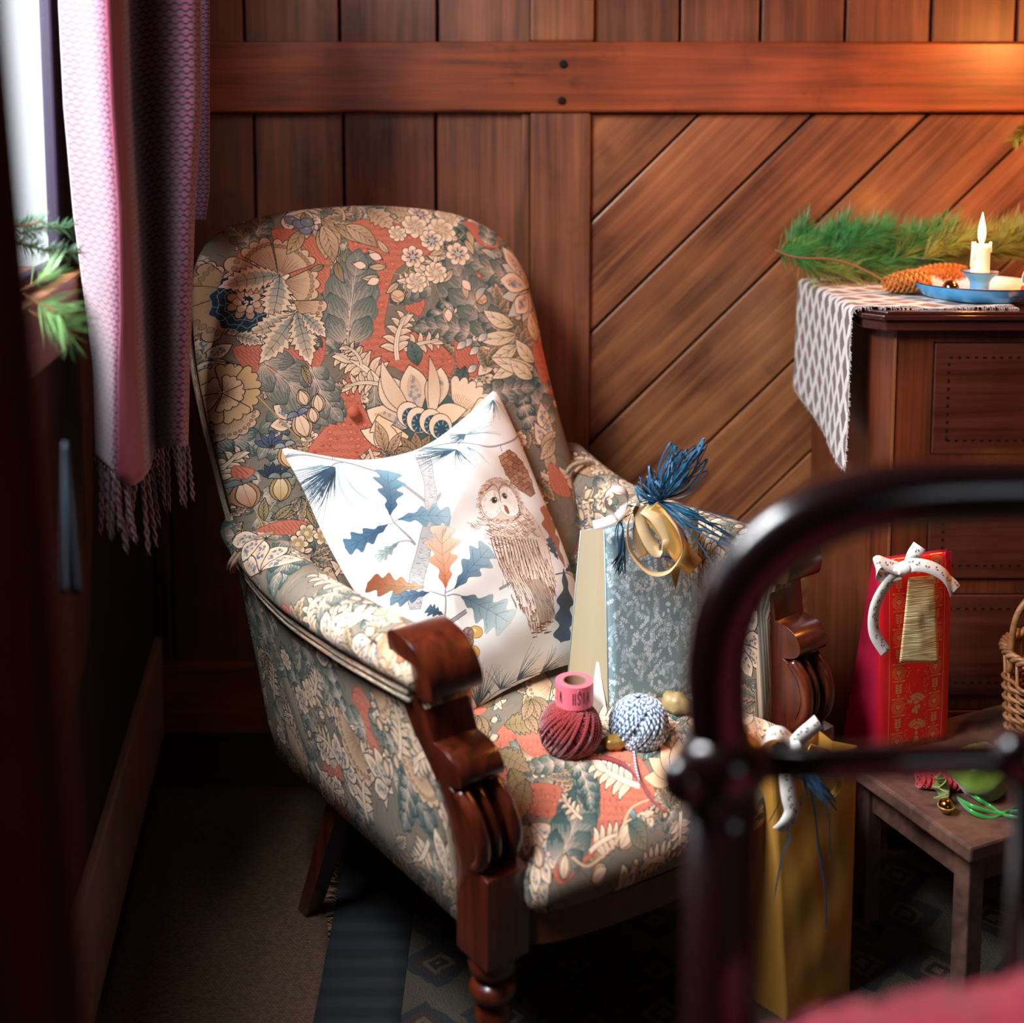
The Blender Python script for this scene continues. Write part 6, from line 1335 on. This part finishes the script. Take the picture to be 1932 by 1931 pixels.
needles('needles',tws[:5]+[stem[:4]],2900,.075,M_pn,pb,1.1,.0007,3,.30); needles('olive_needles',tws[4:]+[stem[3:]],2300,.078,M_pny,pb,1.1,.0007,4,.35)
tube('bare_twig',cat([P(1462,472,YP-.13),P(1500,486,YP-.14),P(1570,490,YP-.15),P(1620,505,YP-.17),P(1668,530,YP-.20)],6),[.0028]*25,M_tw,pb,7)
hg=thing('hanging_greenery','tip of hanging evergreen at the right edge beside the wall rail','pine branch',P(1935,250,2.6))
tube('twig',[P(1990,190,2.6),P(1950,235,2.6),P(1915,260,2.6)],.002,M_tw,hg,6); needles('needles',[[P(1990,190,2.6),P(1950,235,2.6),P(1915,262,2.6)]],260,.035,M_pny,hg,1.0,.0009,8)
def cone(name,c,ax,L,R,mat,label,seed=1):
    t=thing(name,label,'pine cone',c-eZ*R); ax=ax.normalized(); e=ax.orthogonal().normalized(); g=ax.cross(e); mb=MB(); rz=random.Random(seed)
    prof=lambda f:R*(.55+.9*math.sin(PI*(f*.80+.16)))*.68
    lathe('cone_core',[(0,-L/2)]+[(prof(f)*.72,-L/2+L*f) for f in(.05,.25,.5,.75,.92)]+[(0,L/2)],c,mat,t,14,ax)
    n=110
    for k in range(n):
        f=k/n; a=k*2.39996; h=-L/2+L*f*.98; r=prof(f); o=e*math.cos(a)+g*math.sin(a); s=ax.cross(o); p=c+ax*h+o*r*.62; w=R*.30*(1-.35*abs(f-.4)); l=R*.62
        tip=p+o*r*.40+ax*l*.55; mb.add([p-s*w*.5,p+s*w*.5,p+o*r*.30+ax*l*.1+s*w,p+o*r*.30+ax*l*.1-s*w,tip+o*.0015,p+o*r*.16+ax*l*.5],[(0,1,2,3),(3,2,4),(2,1,5),(0,3,5),(2,5,4),(3,4,5)])
    tag(mb.build('scales',mat,t,False),kind='stuff'); return t
M_cone=plain('pine_cone_scale','c9823c',.6,0,var=.35,vscale=60)
cone('pine_cone',P(1712,531,2.50),V(-1,.15,-.15),.095,.024,M_cone,'pale tan pine cone lying left of the blue candlestick',2)
cone('pine_cone',P(1778,516,2.60),V(-1,-.1,.0),.11,.022,M_cone,'orange-lit pine cone lying behind the candlestick, under the pine bough',3)
# sprigs on the window sill
YS=1.72
fs_=thing('fir_sprig','green fir sprig lying on the window sill against the bright glass','fir branch',P(90,470,YS+.05)); st2=[[P(20,452,YS),P(75,470,YS+.03),P(148,478,YS+.08)],[P(40,440,YS),P(80,430,YS+.03),P(132,428,YS+.06)],[P(10,430,YS),P(50,425,YS),P(80,418,YS)]]
for t in st2: tube('twig',cat(t,4),.0018,M_tw,fs_,6)
needles('needles',st2,420,.024,M_fir,fs_,1.25,.0007,5,.1,.5)
YN=1.58
ns_=thing('pine_sprig','pale green pine sprig hanging off the near end of the window sill','pine branch',P(80,560,YN)); st3=[[P(30,540,YN),P(70,570,YN),P(110,590,YN)],[P(20,560,YN),P(60,540,YN),P(90,520,YN+.02)],[P(30,570,YN),P(80,600,YN),P(120,615,YN+.02)]]
for t in st3: tube('twig',cat(t,4),.002,M_tw,ns_,6)
needles('needles',[t[1:] for t in st3],170,.055,plain('pale_pine','7fae6a',.5,0,var=.35,vscale=30),ns_,.95,.0008,6,-.05,.6)
# the terracotta pot on the sill
pt=P(72,515,1.62); lathe_o=lathe('terracotta_pot',[(0,0),(.026,0),(.034,.045),(.037,.046),(.037,.058),(.032,.058),(.030,.05),(0,.048)],V(WL(1.60,-.03).x,1.60,1.217),plain('terracotta','b5765a',.8,bump=.3),None,26); tag(lathe_o,'small terracotta pot on the window sill half hidden by the fir sprig','pot')
